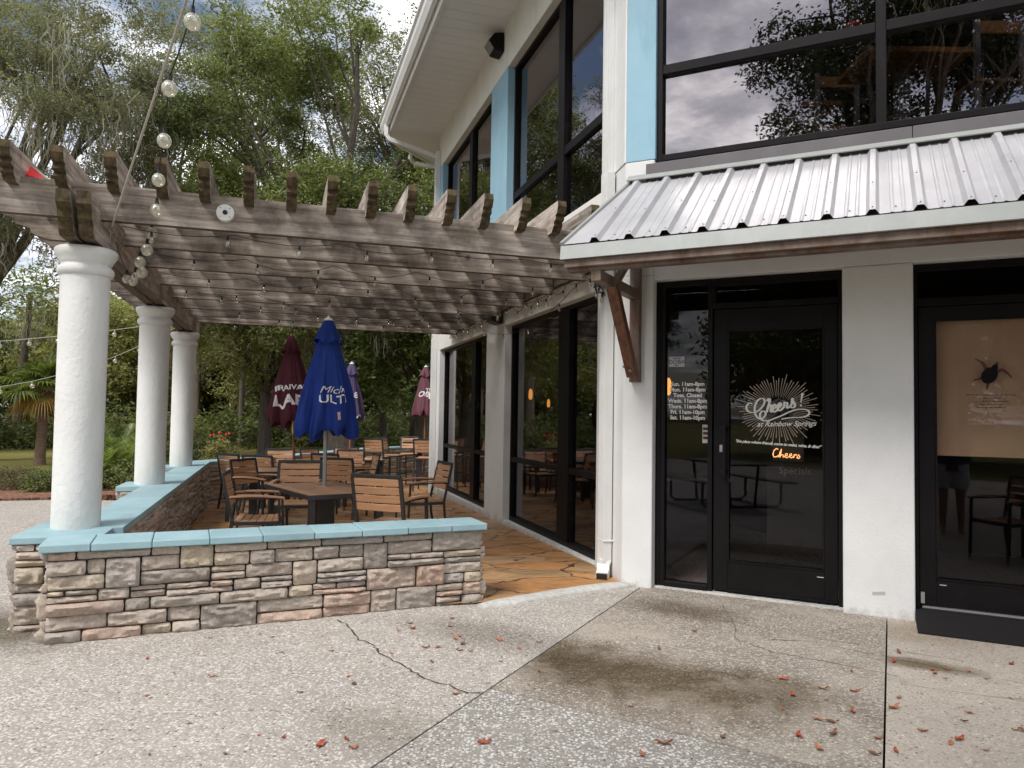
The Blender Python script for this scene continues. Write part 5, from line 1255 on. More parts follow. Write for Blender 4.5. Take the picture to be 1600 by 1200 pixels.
def tree(name, label, base, H, cc, cr, nclump, per, leaf, lmat, seed, tr=.3, moss=0, mlen=1.2, group=None, clr=(.8, 1.5), lean=(0, 0), shell=.5, flat=.6, hole=0., mper=26):
    rng = np.random.default_rng(seed); rnd = random.Random(seed); base = Vector(base)
    e = empty(name, base, label, 'tree', group)
    cc = np.array(cc, float); cr = np.array(cr, float)      # crown centre (local) and radii
    cen = []
    while len(cen) < nclump:
        d = unit(rng.normal(size=3)); r = rng.random()**.45; p = cc+d*cr*r
        if hole and mnoise.noise(Vector(p*.33)+Vector((seed, 0, 0))) < -hole: continue
        cen.append(p)
    cen = np.array(cen); rad = rng.uniform(clr[0], clr[1], nclump)
    V, Fq, T_ = leafcloud(rng, cen, rad, per, leaf, flat=flat, shell=shell)
    link('crown', mesh_np('crown', V, Fq, lmat, attr=T_), e)
    # wood
    b = MB(); fork = Vector((lean[0]*.4, lean[1]*.4, max(H*.28, (cc[2]-cr[2])*.75)))
    pts = [Vector((0, 0, -.3)), Vector((0, 0, .15)), Vector((lean[0]*.15, lean[1]*.15, fork.z*.5)), fork]
    b.tube(pts, [tr*1.6, tr*1.15, tr, tr*.85], 12)
    nl = 9; ang0 = rnd.uniform(0, 6.28)
    for k in range(nl):
        # aim the limb at a group of clumps
        a = ang0+k*2*math.pi/nl*1.0; tgt = cc+np.array([math.cos(a)*cr[0]*.62, math.sin(a)*cr[1]*.62, cr[2]*rnd.uniform(-.45, .55)])
        t = Vector(tgt); mid = fork.lerp(t, .5)+Vector((rnd.uniform(-.5, .5), rnd.uniform(-.5, .5), rnd.uniform(.0, .8)))
        cv = [fork.lerp(mid, s_/3) for s_ in range(3)]+[mid.lerp(t, s_/3) for s_ in range(4)]
        cv = [c+Vector((rnd.uniform(-.12, .12), rnd.uniform(-.12, .12), rnd.uniform(-.12, .12))) if i else c for i, c in enumerate(cv)]
        b.tube(cv, [tr*(.55-.42*i/6) for i in range(7)], 7)
        ds_ = np.linalg.norm(cen-np.array(t), axis=1); near = np.argsort(ds_)[:7]
        for j in near:
            s0 = cv[rnd.choice([3, 4, 5, 6])]; q = Vector(cen[j]); m1 = s0.lerp(q, .5)+Vector((rnd.uniform(-.3, .3), rnd.uniform(-.3, .3), rnd.uniform(-.1, .35)))
            b.tube([s0, m1, q], [tr*.13, tr*.08, tr*.03], 5)
    b.build('trunk', M_bark, e, local=True)
    if moss:
        lo = cen[np.argsort(cen[:, 2]+rng.normal(size=nclump)*cr[2]*.8)[:moss]]
        an = lo+np.stack([0*lo[:, 0], 0*lo[:, 0], -.25*np.ones(len(lo))], 1)
        V, Fq, T_ = moss_mesh(rng, an, mlen*(.4+1.0*rng.random(len(an))), .013, nper=mper)
        link('hanging_moss', mesh_np('moss', V, Fq, L_moss, attr=T_), e)
    return e
def trcopy(o, loc, rz, s, label, group=None):
    c = copy_tree(o); c.location = loc; c.rotation_euler = (0, 0, R(rz)); c.scale = (s, s, s); c['label'] = label
    if group: c['group'] = group
    return c
GT = 'moss hung oaks around the lawn'; GB = 'woodland trees beyond the lawn'
# big oak behind the pergola (centre) and grey mossy oak at the left
oak1 = tree('oak_tree', 'big leafy green oak rising behind the pergola left of the eave', (-5.6, 24.0, -.1), 13, (-1.0, -1.2, 9.2), (5.6, 3.6, 5.6), 190, 980, .054, L_oak, 5, tr=.42, moss=30, mlen=1.2, group=GT, clr=(.5, 1.05), hole=.02)
tree('oak_tree', 'pale green oak hung with moss directly behind the eave corner', (-2.2, 28.5, -.1), 16, (-.6, 0, 12.2), (5.4, 3.4, 5.6), 110, 900, .056, L_grey, 15, tr=.36, moss=40, mlen=1.3, group=GT, clr=(.75, 1.3), hole=.08)
tree('oak_tree', 'sparse grey oak heavy with spanish moss at the top left corner', (-15.2, 20.5, -.1), 13, (1.2, -1.5, 10.0), (4.8, 3.4, 4.6), 130, 1000, .042, L_grey, 25, tr=.34, moss=64, mlen=1.5, group=GT, clr=(.45, .95), hole=.03, mper=40)
tree('oak_tree', 'thin mossy oak between the top left corner and the big green oak', (-13.8, 28.5, -.1), 15, (2.2, -1, 12.6), (4.0, 3, 4.8), 85, 800, .052, L_grey, 26, tr=.3, moss=20, mlen=1.0, group=GT, clr=(.7, 1.15), hole=.16)
tree('oak_tree', 'dark oak leaning in at the left edge behind the palm', (-20.0, 25.5, -.1), 9, (-.8, -1, 5.4), (3.4, 3, 3.4), 75, 330, .085, L_dark, 27, tr=.30, moss=16, mlen=.9, group=GT, clr=(.6, 1.1), hole=.16)
mag = tree('magnolia_tree', 'dense dark glossy magnolia right behind the far end of the patio', (-3.2, 26.0, -.1), 7, (.3, -1.0, 4.5), (3.9, 2.4, 2.7), 130, 420, .085, L_mag, 31, tr=.25, clr=(.55, .95), shell=.7)
tree('oak_tree', 'olive oak with long moss beards behind the maroon umbrella', (-8.6, 25.5, -.1), 8, (-.2, -.6, 4.9), (3.3, 2.4, 2.6), 95, 560, .06, L_olive, 33, tr=.22, moss=16, mlen=.9, group=GT, clr=(.6, 1.0), hole=.2, mper=34)
# woodland trees beyond, individual, some sharing a mesh
fa = tree('woodland_tree', 'bright green woodland tree seen between the first and second column', (-15.5, 38, -.1), 7.5, (0, 0, 4.2), (3.8, 3.2, 2.9), 85, 300, .13, L_dark, 41, tr=.28, group=GB, clr=(.9, 1.5), hole=.25)
fb = tree('woodland_tree', 'tall dark woodland tree behind the third column', (-13.0, 41, -.1), 8, (0, 0, 4.8), (4.2, 3, 3.4), 80, 300, .13, L_olive, 42, tr=.28, moss=20, mlen=2.0, group=GB, clr=(.9, 1.5), hole=.25)
lst = [(fa, -25.5, 41, 80, 1.0, 'dark woodland tree at the far left edge beyond the lawn'), (fb, -21.0, 37, 200, .92, 'mossy woodland tree between the left edge and the nearest column'), (fa, -8.5, 37, 140, .92, 'round woodland tree behind the maroon umbrella'),
       (fb, -4.5, 36, 20, .8, 'woodland tree hidden behind the magnolia'), (fa, -30.5, 36, 250, 1.1, 'woodland tree beyond the palm outside the left edge'), (fb, -11.0, 33.5, 300, .66, 'low olive woodland tree right of the third column'),
       (fa, -18.0, 44, 30, 1.05, 'tall woodland tree rising behind the middle column'), (fb, -1.0, 41, 100, 1.0, 'woodland tree behind the far umbrella'), (fa, 3.0, 38, 10, .9, 'woodland tree hidden behind the building corner'), (fb, -17.6, 34.5, 160, .78, 'low mossy woodland tree just right of the nearest column')]
for o, x, y, rz, s_, lb in lst: trcopy(o, (x, y, -.1), rz, s_, lb, GB)
# the far wood as one mass
rng = np.random.default_rng(77)
n = 330; th = np.linspace(R(-75), R(22), n)+rng.normal(size=n)*.01; dd = rng.uniform(42, 54, n); cen = np.stack([dd*np.sin(th), dd*np.cos(th), rng.random(n)**.8*4.6], 1)
V, Fq, T_ = leafcloud(rng, cen, rng.uniform(1.8, 3.0, n), 360, .20, flat=.9, shell=.4)
tag(link('far_woods', mesh_np('far_woods', V, Fq, L_dark, attr=T_)), kind='stuff')
n = 260; th = np.linspace(R(-60), R(12), n); dd = rng.uniform(30.5, 34, n); cen = np.stack([dd*np.sin(th), dd*np.cos(th), rng.uniform(-.1, 1.1, n)], 1)
V, Fq, T_ = leafcloud(rng, cen, rng.uniform(.5, 1.1, n), 240, .09, flat=.8, shell=.4)
tag(link('undergrowth', mesh_np('undergrowth', V, Fq, L_dark, attr=T_)), kind='stuff')
# slim trunks at the wood's edge
rnd = random.Random(6)
for i, (px_, Y, r_, h_) in enumerate([(28, 31, .17, 6.5), (108, 33, .14, 6), (378, 30, .10, 5.5), (366, 34, .16, 5.5), (455, 31, .15, 5.2), (420, 33, .12, 6), (600, 27.5, .14, 4.5), (648, 28.5, .2, 4.8), (310, 33, .13, 5.5)]):
    x = ax(px_, Y); e = empty('bare_trunk', (x, Y, -.1), ['mossy trunk left of the palm', 'slim trunk behind the palm fronds', 'straight grey pole like trunk left of the maroon umbrella', 'dark trunk just behind the straight grey one', 'leaning trunk under the maroon umbrella', 'dark trunk between the straight one and the maroon umbrella', 'trunk below the purple umbrella at the wood edge', 'thick trunk left of the far rose umbrella', 'dark trunk right of the third column'][i], 'tree trunk', 'trunks at the edge of the wood')
    b = MB(); lx = rnd.uniform(-.5, .5); b.tube([(0, 0, -.2), (lx*.2, 0, h_*.35), (lx*.7, .1, h_*.7), (lx, .1, h_)], [r_*1.3, r_, r_*.85, r_*.6], 9); b.build('trunk', M_bark, e, local=True)
    rg = np.random.default_rng(100+i); cen = np.array([[lx, .1, h_]])+rg.normal(size=(9, 3))*np.array([1., .8, .7]); V, Fq, T_ = leafcloud(rg, cen, rg.uniform(.6, 1.0, 9), 240, .085); link('crown', mesh_np('crown', V, Fq, L_olive if i % 2 else L_dark, attr=T_), e)
    if i in (0, 4, 6, 7):
        V, Fq, T_ = moss_mesh(rg, np.array([[lx*.8+rg.normal()*.5, -.1, h_*.8+rg.normal()*.5] for _ in range(8)]), np.full(8, 1.1), .013); link('hanging_moss', mesh_np('moss', V, Fq, L_moss, attr=T_), e)
# trees behind the camera and beside it: they stand in the window reflections
rf = tree('oak_tree', 'oak close behind the viewpoint mirrored dark in the upper entrance windows', (-2.7, -5.8, 0), 12, (1.3, .4, 10.0), (3.7, 3.2, 3.7), 130, 620, .055, L_oak_shade, 61, tr=.22, moss=12, mlen=1.0, group='oaks behind the viewpoint', clr=(.5, .95), hole=.05)
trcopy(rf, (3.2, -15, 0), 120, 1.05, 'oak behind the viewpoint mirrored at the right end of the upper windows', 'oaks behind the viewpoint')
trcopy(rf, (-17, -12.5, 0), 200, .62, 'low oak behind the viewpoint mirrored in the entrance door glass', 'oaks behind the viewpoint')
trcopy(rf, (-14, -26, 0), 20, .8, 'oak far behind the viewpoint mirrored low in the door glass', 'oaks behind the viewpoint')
trcopy(oak1, (-22, 11, -.1), 120, .9, 'oak beside the lawn mirrored in the upper side windows', GT)
trcopy(oak1, (-19, 2.5, -.1), 220, .85, 'oak left of the viewpoint mirrored in the lower side windows', GT)
trcopy(fb, (-29, 20, -.1), 60, 1.6, 'mossy tree beside the lawn outside the left edge', GT)
for x, y, rz, s_, lb in ((-11.6, -17.5, 170, 1.1, 'low woodland tree mirrored in the middle of the door glass'), (-6.0, -18, 290, 1.0, 'low woodland tree mirrored at the right of the door glass'), (-1.5, -19, 80, 1.1, 'low woodland tree mirrored behind the roller blind'), (4, -18, 130, 1.1, 'low woodland tree mirrored right of the roller blind')):
    trcopy(fa, (x, y, -.1), rz, s_, lb, 'low trees behind the viewpoint')
# ---- palm
def fan(mb_v, mb_f, mb_t, rng, base, d, L, dry):
    side = unit(np.cross(d, [0, 0, 1.])); upn = np.cross(side, d); hub = base+d*L*.5+np.array([0, 0, -.04*L]); k = sum(len(v) for v in mb_v)
    # petiole
    w = .018; V = [base-side*w, base+side*w, hub+side*w*.7, hub-side*w*.7]; mb_v.append(np.array(V)); mb_f.append(np.array([[0, 1, 2, 3]])+k); mb_t.append(np.full(4, .6)); k += 4
    nseg = 34
    for i in range(nseg):
        a = -2.3+4.6*i/(nseg-1); ln = L*.62*(1-.16*abs(a)/2.3)*(.9+.2*rng.random()); dr = d*math.cos(a)+side*math.sin(a); n_ = 5; pts = []
        for j in range(n_+1):
            t = j/n_; p = hub+dr*ln*t+upn*(.10*ln*math.sin(t*2)) ; p = p+np.array([0, 0, -(.42 if not dry else .75)*ln*t**2.3*(.8+.5*rng.random()*(j == n_))]); pts.append(p)
        pw = unit(np.cross(dr, upn)); V = []
        for j, p in enumerate(pts):
            t = j/n_; w = .026*L*(min(1, t*3+.25))*(1-t**2.2)+.0015; V += [p-pw*w+upn*w*.5, p+pw*w+upn*w*.5*(1 if j % 1 else -1)]
        mb_v.append(np.array(V)); mb_f.append(np.array([[2*j, 2*j+1, 2*j+3, 2*j+2] for j in range(n_)])+k); mb_t.append(np.full(len(V), rng.random())); k += len(V)
def palm(label, loc, H, nf, L, seed, tr=.15):
    e = empty('palm_tree', loc, label, 'palm tree'); rng = np.random.default_rng(seed)
    b = MB(); b.tube([(0, 0, -.1), (0, 0, .2), (.03, 0, H*.5), (.0, 0, H)], [tr*1.25, tr*1.05, tr, tr*.95], 14); b.build('trunk', M_palmbark, e, local=True)
    b = MB()
    for k in range(40):
        a = k*2.4; z = H-.35+.42*k/40; b.bar((tr*.8*math.cos(a), tr*.8*math.sin(a), z), (tr*1.7*math.cos(a), tr*1.7*math.sin(a), z+.13), .05, .018, ref=(math.sin(a), -math.cos(a), .2))
    b.build('boot', M_palmbark, e, local=True)
    for nm, cnt, el0, el1, mt, dry in (('frond', nf, -.25, 1.3, L_palm, False), ('dry_frond', 6, -.75, -.2, L_palmd, True)):
        for k in range(cnt):
            v, f, t = [], [], []; a = k*2.39996+seed; el = el0+(el1-el0)*((k+.5)/cnt)**.8
            d = np.array([math.cos(a)*math.cos(el), math.sin(a)*math.cos(el), math.sin(el)]); fan(v, f, t, rng, np.array([0, 0, H+.05]), d, L*(.85+.3*rng.random())*(.72 if dry else 1), dry)
            link(nm, mesh_np(nm, np.concatenate(v), np.concatenate(f), mt, attr=np.concatenate(t)), e)
    return e
palm('sabal palm with green fans and orange dry fronds beside the nearest column', (ax(67, 19.5), 19.5, -.05), 1.95, 19, 1.15, 2, tr=.125)
# ---- sago palms behind the column
def sago(label, loc, L, n, seed):
    e = empty('sago_palm', loc, label, 'sago palm', 'sago palms in the mulch bed'); rng = np.random.default_rng(seed)
    b = MB(); b.lathe([(.16, 0), (.17, .1), (.15, .3), (.06, .36)], seg=12); b.build('trunk', M_palmbark, e, local=True)
    for k in range(n):
        a = k*2.39996; el = .25+1.05*((k+.5)/n); V, Fq, T_ = [], [], []; q = 0; d = np.array([math.cos(a)*math.cos(el), math.sin(a)*math.cos(el), math.sin(el)]); side = unit(np.cross(d, [0, 0, 1.])); m_ = 30; l = L*(.8+.3*rng.random())
        for j in range(m_):
            t = (j+1)/m_; p = np.array([0, 0, .3])+d*l*t+np.array([0, 0, -.55*l*t*t*math.cos(el)]); tg = unit(d+np.array([0, 0, -1.1*t*math.cos(el)]))
            ll = l*.20*math.sin(math.pi*min(.97, .12+t*.86))**.6
            for s_ in (-1, 1):
                dd_ = unit(side*s_+tg*.55+np.array([0, 0, .25])); w = .012; V += [p-tg*w, p+tg*w, p+dd_*ll+tg*w*.2, p+dd_*ll-tg*w*.2]; Fq.append([q, q+1, q+2, q+3]); q += 4; T_ += [rng.random()]*4
        link('frond', mesh_np('frond', np.array(V), np.array(Fq), L_mag, attr=T_), e)
    return e
sago('spiky dark sago palm between the nearest and middle columns', (ax(190, 14.2), 14.2, 0), 1.15, 34, 3)
sago('smaller sago palm beside the nearest column', (ax(158, 13.5), 13.6, 0), .75, 26, 5)
def shrub(label, loc, r, leaf, mat, seed, n=40, per=120, group='shrubs in the mulch bed', cat='shrub', name='shrub', flowers=0, twig=0):
    e = empty(name, loc, label, cat, group); rng = np.random.default_rng(seed)
    cen = unit(rng.normal(size=(n, 3)))*np.array([r[0], r[1], r[2]])*(.35+.55*rng.random((n, 1))); cen[:, 2] = np.abs(cen[:, 2])+r[2]*.15
    V, Fq, T_ = leafcloud(rng, cen, rng.uniform(.12, .2, n)*(r[2]/.4)**.5, per, leaf, flat=.9, shell=.3); link('foliage', mesh_np('foliage', V, Fq, mat, attr=T_), e)
    b = MB()
    for k in range(12+twig): c = cen[k % n]*rng.uniform(.9, 1.15); b.tube([(c[0]*.1, c[1]*.1, -.02), (c[0]*.6, c[1]*.6, c[2]*.5), tuple(c)], [.012, .008, .004], 5)
    b.build('stem', M_bark, e, local=True)
    if flowers:
        for k in range(flowers): b = MB(); c = cen[k % n]*1.05; b.ball((c[0], c[1], r[2]*.95+rng.random()*.25), .032, 6, 4); b.build('flower', L_red, e, local=True)
    return e
shrub('sparse brown twiggy shrub at the left edge of the mulch bed', (ax(18, 13.6), 13.6, 0), (.75, .5, .30), .018, L_twig, 3, n=60, per=170, twig=40)
shrub('sparse brown twiggy shrub left of the nearest column', (ax(62, 13.2), 13.2, 0), (.6, .5, .28), .018, L_twig, 4, n=55, per=170, twig=40)
shrub('dark green shrub touching the nearest column in the picture', (ax(84, 12.9), 12.9, 0), (.42, .4, .38), .022, L_dark, 5)
shrub('dark low shrub below the sago palm between the columns', (ax(180, 13.4), 13.4, 0), (.8, .5, .45), .03, L_dark, 6)
shrub('clipped hedge right behind the middle column', (ax(268, 17.2), 17.2, 0), (.9, .6, .72), .03, L_shrub, 7, n=70)
shrub('clipped hedge right of the third column', (ax(322, 19.5), 19.5, 0), (1.0, .6, .80), .03, L_shrub, 8, n=80)
shrub('red flowering plant at the end of the clipped hedge', (ax(345, 18.9), 18.9, 0), (.4, .4, .70), .03, L_olive, 9, n=30, flowers=7)
shrub('dark shrub hidden behind the middle column base', (ax(225, 15.5), 15.5, 0), (.8, .5, .5), .03, L_dark, 10)
# ================================================================== LETTERING ON THE GLASS
def onglass(mb, V2, F2, q0, z0, o=-.0265, slope=0.): mb.add([FA(q0+x, o+.001, z0+y+slope*x) for x, y in V2], F2)
b = MB()
for i, t in enumerate(['Sun. 11am-8pm', 'Mon. 11am-8pm', 'Tues. Closed', 'Weds. 11am-8pm', 'Thurs. 11am-8pm', 'Fri. 11am-10pm', 'Sat. 11am-10pm']):
    V2, F2 = textmesh(t, .0475, bold=.0019, align='CENTER'); onglass(b, V2, F2, .254, 1.775-i*.0495, o=.019-.04)
b.build('opening_hours', M_vinyl, sl)
b = MB(FA); b.box(.085, .225, -.024, -.0225, 1.945, 2.035); st = b.build('sticker', M_paper, sl)
b = MB(); 
for t, s_, y in (('DOBA', .052, 1.972), ('VENDORS', .016, 2.016), ('2021', .018, 1.952)):
    V2, F2 = textmesh(t, s_, bold=.001, align='CENTER'); onglass(b, V2, F2, .155, y, o=-.0225)
b.build('print', M_paperd, st)
b = MB(FA); b.box(.385, .44, -.024, -.0225, 1.275, 1.435); st2 = b.build('sticker', M_paper, sl)
b = MB(FA)
for y0, mt in ((1.40, 0), (1.36, 0), (1.32, 0)): b.box(.39, .435, -.0222, -.0215, y0-.012, y0+.012)
b.build('print', M_decal2, st2)
# logo strokes: traced in centimetres of the door glass
def ribbon(mb, P, wd, o=-.0255, taper=None):
    pts = []; n = len(P)
    for i in range(n-1):       # catmull-rom
        p0, p1, p2, p3 = [Vector(P[max(0, min(n-1, k))]) for k in (i-1, i, i+1, i+2)]
        for k in range(6):
            t = k/6; pts.append(.5*((2*p1)+(p2-p0)*t+(2*p0-5*p1+4*p2-p3)*t*t+(3*p1-p0-3*p2+p3)*t**3))
    pts.append(Vector(P[-1])); vs = []; m_ = len(pts)
    for i, p in enumerate(pts):
        d = pts[min(i+1, m_-1)]-pts[max(i-1, 0)]; d = d.normalized() if d.length > 1e-9 else Vector((1, 0)); nn_ = Vector((-d.y, d.x))
        w_ = wd*(.55+.75*abs(d.y)) if taper is None else wd*taper(i/(m_-1))
        for s_ in (1, -1): v = p+nn_*w_*s_; vs.append(FA(v.x, o+random.random()*.0002, v.y))
    mb.add(vs, [(2*i, 2*i+1, 2*i+3, 2*i+2) for i in range(m_-1)])
def LG(x, y):      # sketch units -> door plane
    px, py = 1140+x*160/1200, 570+y*160/1200
    return (.673+(px-1150)*.00504, 1.883-(py-582)*.00538)
rnd = random.Random(9); b = MB()
cx0, cy0 = 570, 520; nr = 74
for i in range(nr):
    a = 2*math.pi*i/nr+rnd.uniform(-.012, .012); lg = (i % 2 == 0)
    ro = (1.0 if lg else .86)*rnd.uniform(.88, 1.05); ri = .36 if lg else .42
    p0 = LG(cx0+470*ri*math.cos(a), cy0-390*ri*math.sin(a)); p1 = LG(cx0+490*ro*math.cos(a), cy0-410*ro*math.sin(a))
    ribbon(b, [p0, p1], .0026, o=-.0262, taper=lambda t: .35+.65*t)
b.build('sunburst', M_vinyl2, D1)
b = MB()
S = [([(270, 458), (235, 448), (205, 470), (195, 505), (210, 540), (250, 558), (300, 555), (350, 530), (395, 480), (416, 430), (402, 398), (365, 395), (325, 425), (298, 490), (300, 560), (325, 612), (365, 634), (405, 615), (428, 578), (415, 545), (382, 545), (360, 585), (370, 632), (410, 655), (470, 650), (540, 622), (620, 590), (700, 550), (780, 522), (860, 514), (920, 528), (936, 560), (905, 592), (850, 606), (780, 610), (700, 616), (615, 632)], 6.5),
     ([(445, 425), (462, 398), (478, 405), (470, 450), (452, 510), (440, 555)], 8), ([(448, 520), (468, 482), (490, 470), (497, 488), (488, 525), (492, 548), (512, 538)], 8),
     ([(512, 520), (540, 500), (550, 475), (535, 462), (516, 482), (510, 520), (522, 548), (550, 540), (575, 510)], 8),
     ([(575, 505), (602, 482), (612, 458), (598, 446), (580, 466), (573, 505), (586, 532), (612, 524), (640, 492)], 8),
     ([(642, 500), (648, 462), (652, 440), (640, 436), (655, 440), (680, 440), (684, 455), (676, 490), (690, 502), (712, 480)], 7),
     ([(712, 488), (735, 450), (742, 392), (748, 420), (768, 452), (770, 480), (748, 498), (718, 490)], 8)]
for P, wd in S: ribbon(b, [LG(x, y) for x, y in P], wd*1.4*.00504*160/1200)
# exclamation mark
ribbon(b, [LG(858, 330), (LG(850, 380)), LG(840, 440)], .0085, taper=lambda t: 1.15-.75*t)
c = LG(840, 470); b.add([FA(c[0]+.0085*math.cos(t), -.0255, c[1]+.0085*math.sin(t)) for t in [k*math.pi/6 for k in range(12)]], [tuple(range(12))])
b.build('logo_lettering', M_vinyl, D1)
b = MB(); V2, F2 = textmesh('at Rainbow Springs', .060, bold=.0007, shear=.45); onglass(b, V2, F2, LG(665, 0)[0], LG(0, 712)[1], slope=.035)
b.build('place_name', M_vinyl, D1); b = MB()
V2, F2 = textmesh('"the place where friends come to meet, wine, & dine!"', .0335, bold=.0009, shear=.45, space=.93); onglass(b, V2, F2, LG(560, 0)[0], LG(0, 935)[1], slope=-.045)
b.build('tagline', M_vinyl, D1)
# small neon inside
ns_ = empty('neon_sign', FA(1.09, -.10, 1.21), 'small orange glowing script sign reading Cheers behind the door glass', 'neon sign')
b = MB()
def NG(x, y): px, py = 1140+x*160/1200, 570+y*160/1200; return (.673+(px-1150)*.00508, 1.883-(py-582)*.00540)
for P in ([(560, 985), (540, 975), (510, 1000), (497, 1045), (510, 1075), (540, 1072), (562, 1055)], [(565, 1075), (585, 1010), (598, 978), (590, 1030), (580, 1078), (600, 1045), (618, 1045), (618, 1075), (635, 1068)],
          [(638, 1062), (668, 1050), (665, 1028), (645, 1035), (640, 1065), (660, 1080), (690, 1062)], [(690, 1062), (718, 1050), (715, 1030), (697, 1035), (692, 1065), (712, 1080), (740, 1060)], [(740, 1078), (748, 1035), (752, 1045), (772, 1035), (770, 1050)], [(775, 1078), (800, 1035), (812, 1065), (800, 1082), (782, 1076)]):
    pts = [NG(x, y) for x, y in P]; b.tube([FA(x, -.10, z) for x, z in pts], .0042, 6)
b.build('tube', M_neon, ns_)
b = MB(FA); b.box(.955, 1.20, -.135, -.125, 1.14, 1.29); b.build('backing', M_cable, ns_)
# faint specials board inside
sb = empty('specials_board', FA(1.12, -.35, .55), 'dark menu board with faint lettering standing behind the lower door glass', 'menu board')
b = MB(FA); b.box(.88, 1.34, -.37, -.35, .40, 1.12); b.build('board', M_dark, sb)
b = MB()
V2, F2 = textmesh('Specials', .085, bold=.001); onglass(b, V2, F2, 1.11, 1.02, o=-.348)
b.build('lettering', M('chalk', (.20, .18, .16), rough=.9), sb)
# turtle decal and small lines on the right door
b = MB(); tq, tz = 2.50, 1.845
def ell(mb, q, z, a, c, ang, n=20, o=-.0262): mb.add([FA(q+a*math.cos(t)*math.cos(ang)-c*math.sin(t)*math.sin(ang), o, z+a*math.cos(t)*math.sin(ang)+c*math.sin(t)*math.cos(ang)) for t in [2*math.pi*k/n for k in range(n)]], [tuple(range(n))])
ell(b, tq, tz, .050, .066, -.5); ell(b, tq+.035, tz+.058, .018, .024, -.5); b.build('turtle_shell', M_decal, D2)
b = MB()
for P, w_ in (([(-.02, .05), (-.045, .095), (-.09, .125)], .014), ([(.045, .03), (.09, .035), (.14, -.02)], .016), ([(.025, .055), (.045, .085), (.05, .10)], .018), ([(-.045, -.02), (-.08, -.03), (-.105, -.04)], .012), ([(-.01, -.06), (-.015, -.09), (-.02, -.105)], .012)):
    ribbon(b, [(tq+x, tz+y) for x, y in P], w_, o=-.0264, taper=lambda t: 1-.75*t)
b.build('turtle_flipper', M_decal2, D2)
b = MB(FA)
for i, (w_, z_) in enumerate(((.30, 1.700), (.14, 1.675), (.18, 1.652), (.14, 1.628), (.17, 1.606))):
    x = tq-w_/2
    while x < tq+w_/2: l = random.uniform(.010, .03); b.box(x, x+l, -.0264, -.0260, z_-.004, z_+.002); x += l+.007
b.build('fine_print', M_decal2, D2)
b = MB(FA); b.box(2.165, 2.21, .0005, .0015, .262, .268); b.build('maker_label', M_paper, D2)
b = MB(FA); b.box(1.31, 1.36, .0065, .0075, .225, .232); b.build('maker_label', M_paper, D1)
tp = MB(FA); c_, s_ = math.cos(.12), math.sin(.12)
tp.add([FA(1.755+x*c_-z*s_, .1215, .175+x*s_+z*c_) for x, z in ((-.045, -.013), (.045, -.013), (.045, .013), (-.045, .013))], [(0, 1, 2, 3)]); tp.build('tape_scrap', M_paper, BLD)
# ================================================================== STRING LIGHTS
cable_pts = lambda A, B, sag, n=14: [A.lerp(B, i/n)-Vector((0, 0, sag*4*(i/n)*(1-i/n))) for i in range(n+1)]
bulb_me = MB().lathe([(.004, 0), (.012, -.004), (.019, -.016), (.0225, -.032), (.019, -.048), (.010, -.057), (.002, -.060)], (0, 0, 0), 10)
bulb_mesh = bulb_me.mesh('bulb', M_bulb)
def socket(mb, p, r=.011, h=.035): mb.tube([p, p-Vector((0, 0, h))], [r*.7, r], 6)
def strand(label, pts, spacing, group, bulb=bulb_mesh, bs=1., cr=.0032, so=(.011, .035), phase=.5, mat=None):
    e = empty('string_lights', pts[0], label, 'string lights', group); b = MB(); b.tube(pts, cr, 5); acc = -phase*spacing; o0 = Vector(pts[0]); bl_ = []
    for i in range(len(pts)-1):
        p, q = Vector(pts[i]), Vector(pts[i+1]); L = (q-p).length; pos = -acc if acc < 0 else spacing-acc
        while pos <= L: c = p.lerp(q, pos/L); bl_.append(c); pos += spacing
        acc = L-(pos-spacing) if True else 0
    for c in bl_: socket(b, c, *so)
    b.build('cable', mat or M_cable, e)
    for c in bl_:
        o = link('bulb', bulb, e, c-o0-Vector((0, 0, so[1]-.003))); o.scale = (bs, bs, bs); o.rotation_euler = (random.uniform(-.15, .15), random.uniform(-.15, .15), 0)
    return e
GR = 'string lights woven through the pergola'
zz_ = 2.86
rows = [(-.57, .06, 4.3), (.36, .1, 4.25), (1.39, .12, 4.3), (2.46, .1, 4.2), (4.0, .12, 4.2)]
names = ['string of clear bulbs sagging under the front cross beam', 'string of clear bulbs along the second cross beam', 'string of clear bulbs along the third cross beam', 'string of clear bulbs along the fourth cross beam', 'string of clear bulbs along the fifth cross beam', 'string of clear bulbs along the sixth cross beam', 'string of clear bulbs along the farthest cross beams']
rnd = random.Random(12)
for (u_, sg, n1_), nm in zip(rows, names):
    pts = []; hooks = [n1_-(n1_-.35)*k/5 for k in range(6)]
    for k in range(5):
        A_, B_ = W(u_+.0, hooks[k], zz_), W(u_+(.0 if k % 2 else .0), hooks[k+1], zz_); pts += cable_pts(A_, B_, rnd.uniform(.02, sg), 6)[:-1 if k < 4 else None]
    strand(nm, pts, .54, GR, phase=rnd.random())
for (ua, na, ub, nb_), nm in zip([(2.5, 3.9, 5.3, .4), (5.4, 3.9, 2.6, .5), (.36, .35, 2.2, .33)], ['string of clear bulbs running diagonally from the middle column towards the far window', 'string of clear bulbs crossing diagonally over the blue umbrella', 'string of clear bulbs looping along the ledger over the near window']):
    pts = []; 
    for k in range(4): A_, B_ = W(ua+(ub-ua)*k/4, na+(nb_-na)*k/4, zz_-.01), W(ua+(ub-ua)*(k+1)/4, na+(nb_-na)*(k+1)/4, zz_-.01); pts += cable_pts(A_, B_, .07, 6)[:-1 if k < 3 else None]
    strand(nm, pts, .55, GR, phase=.2)
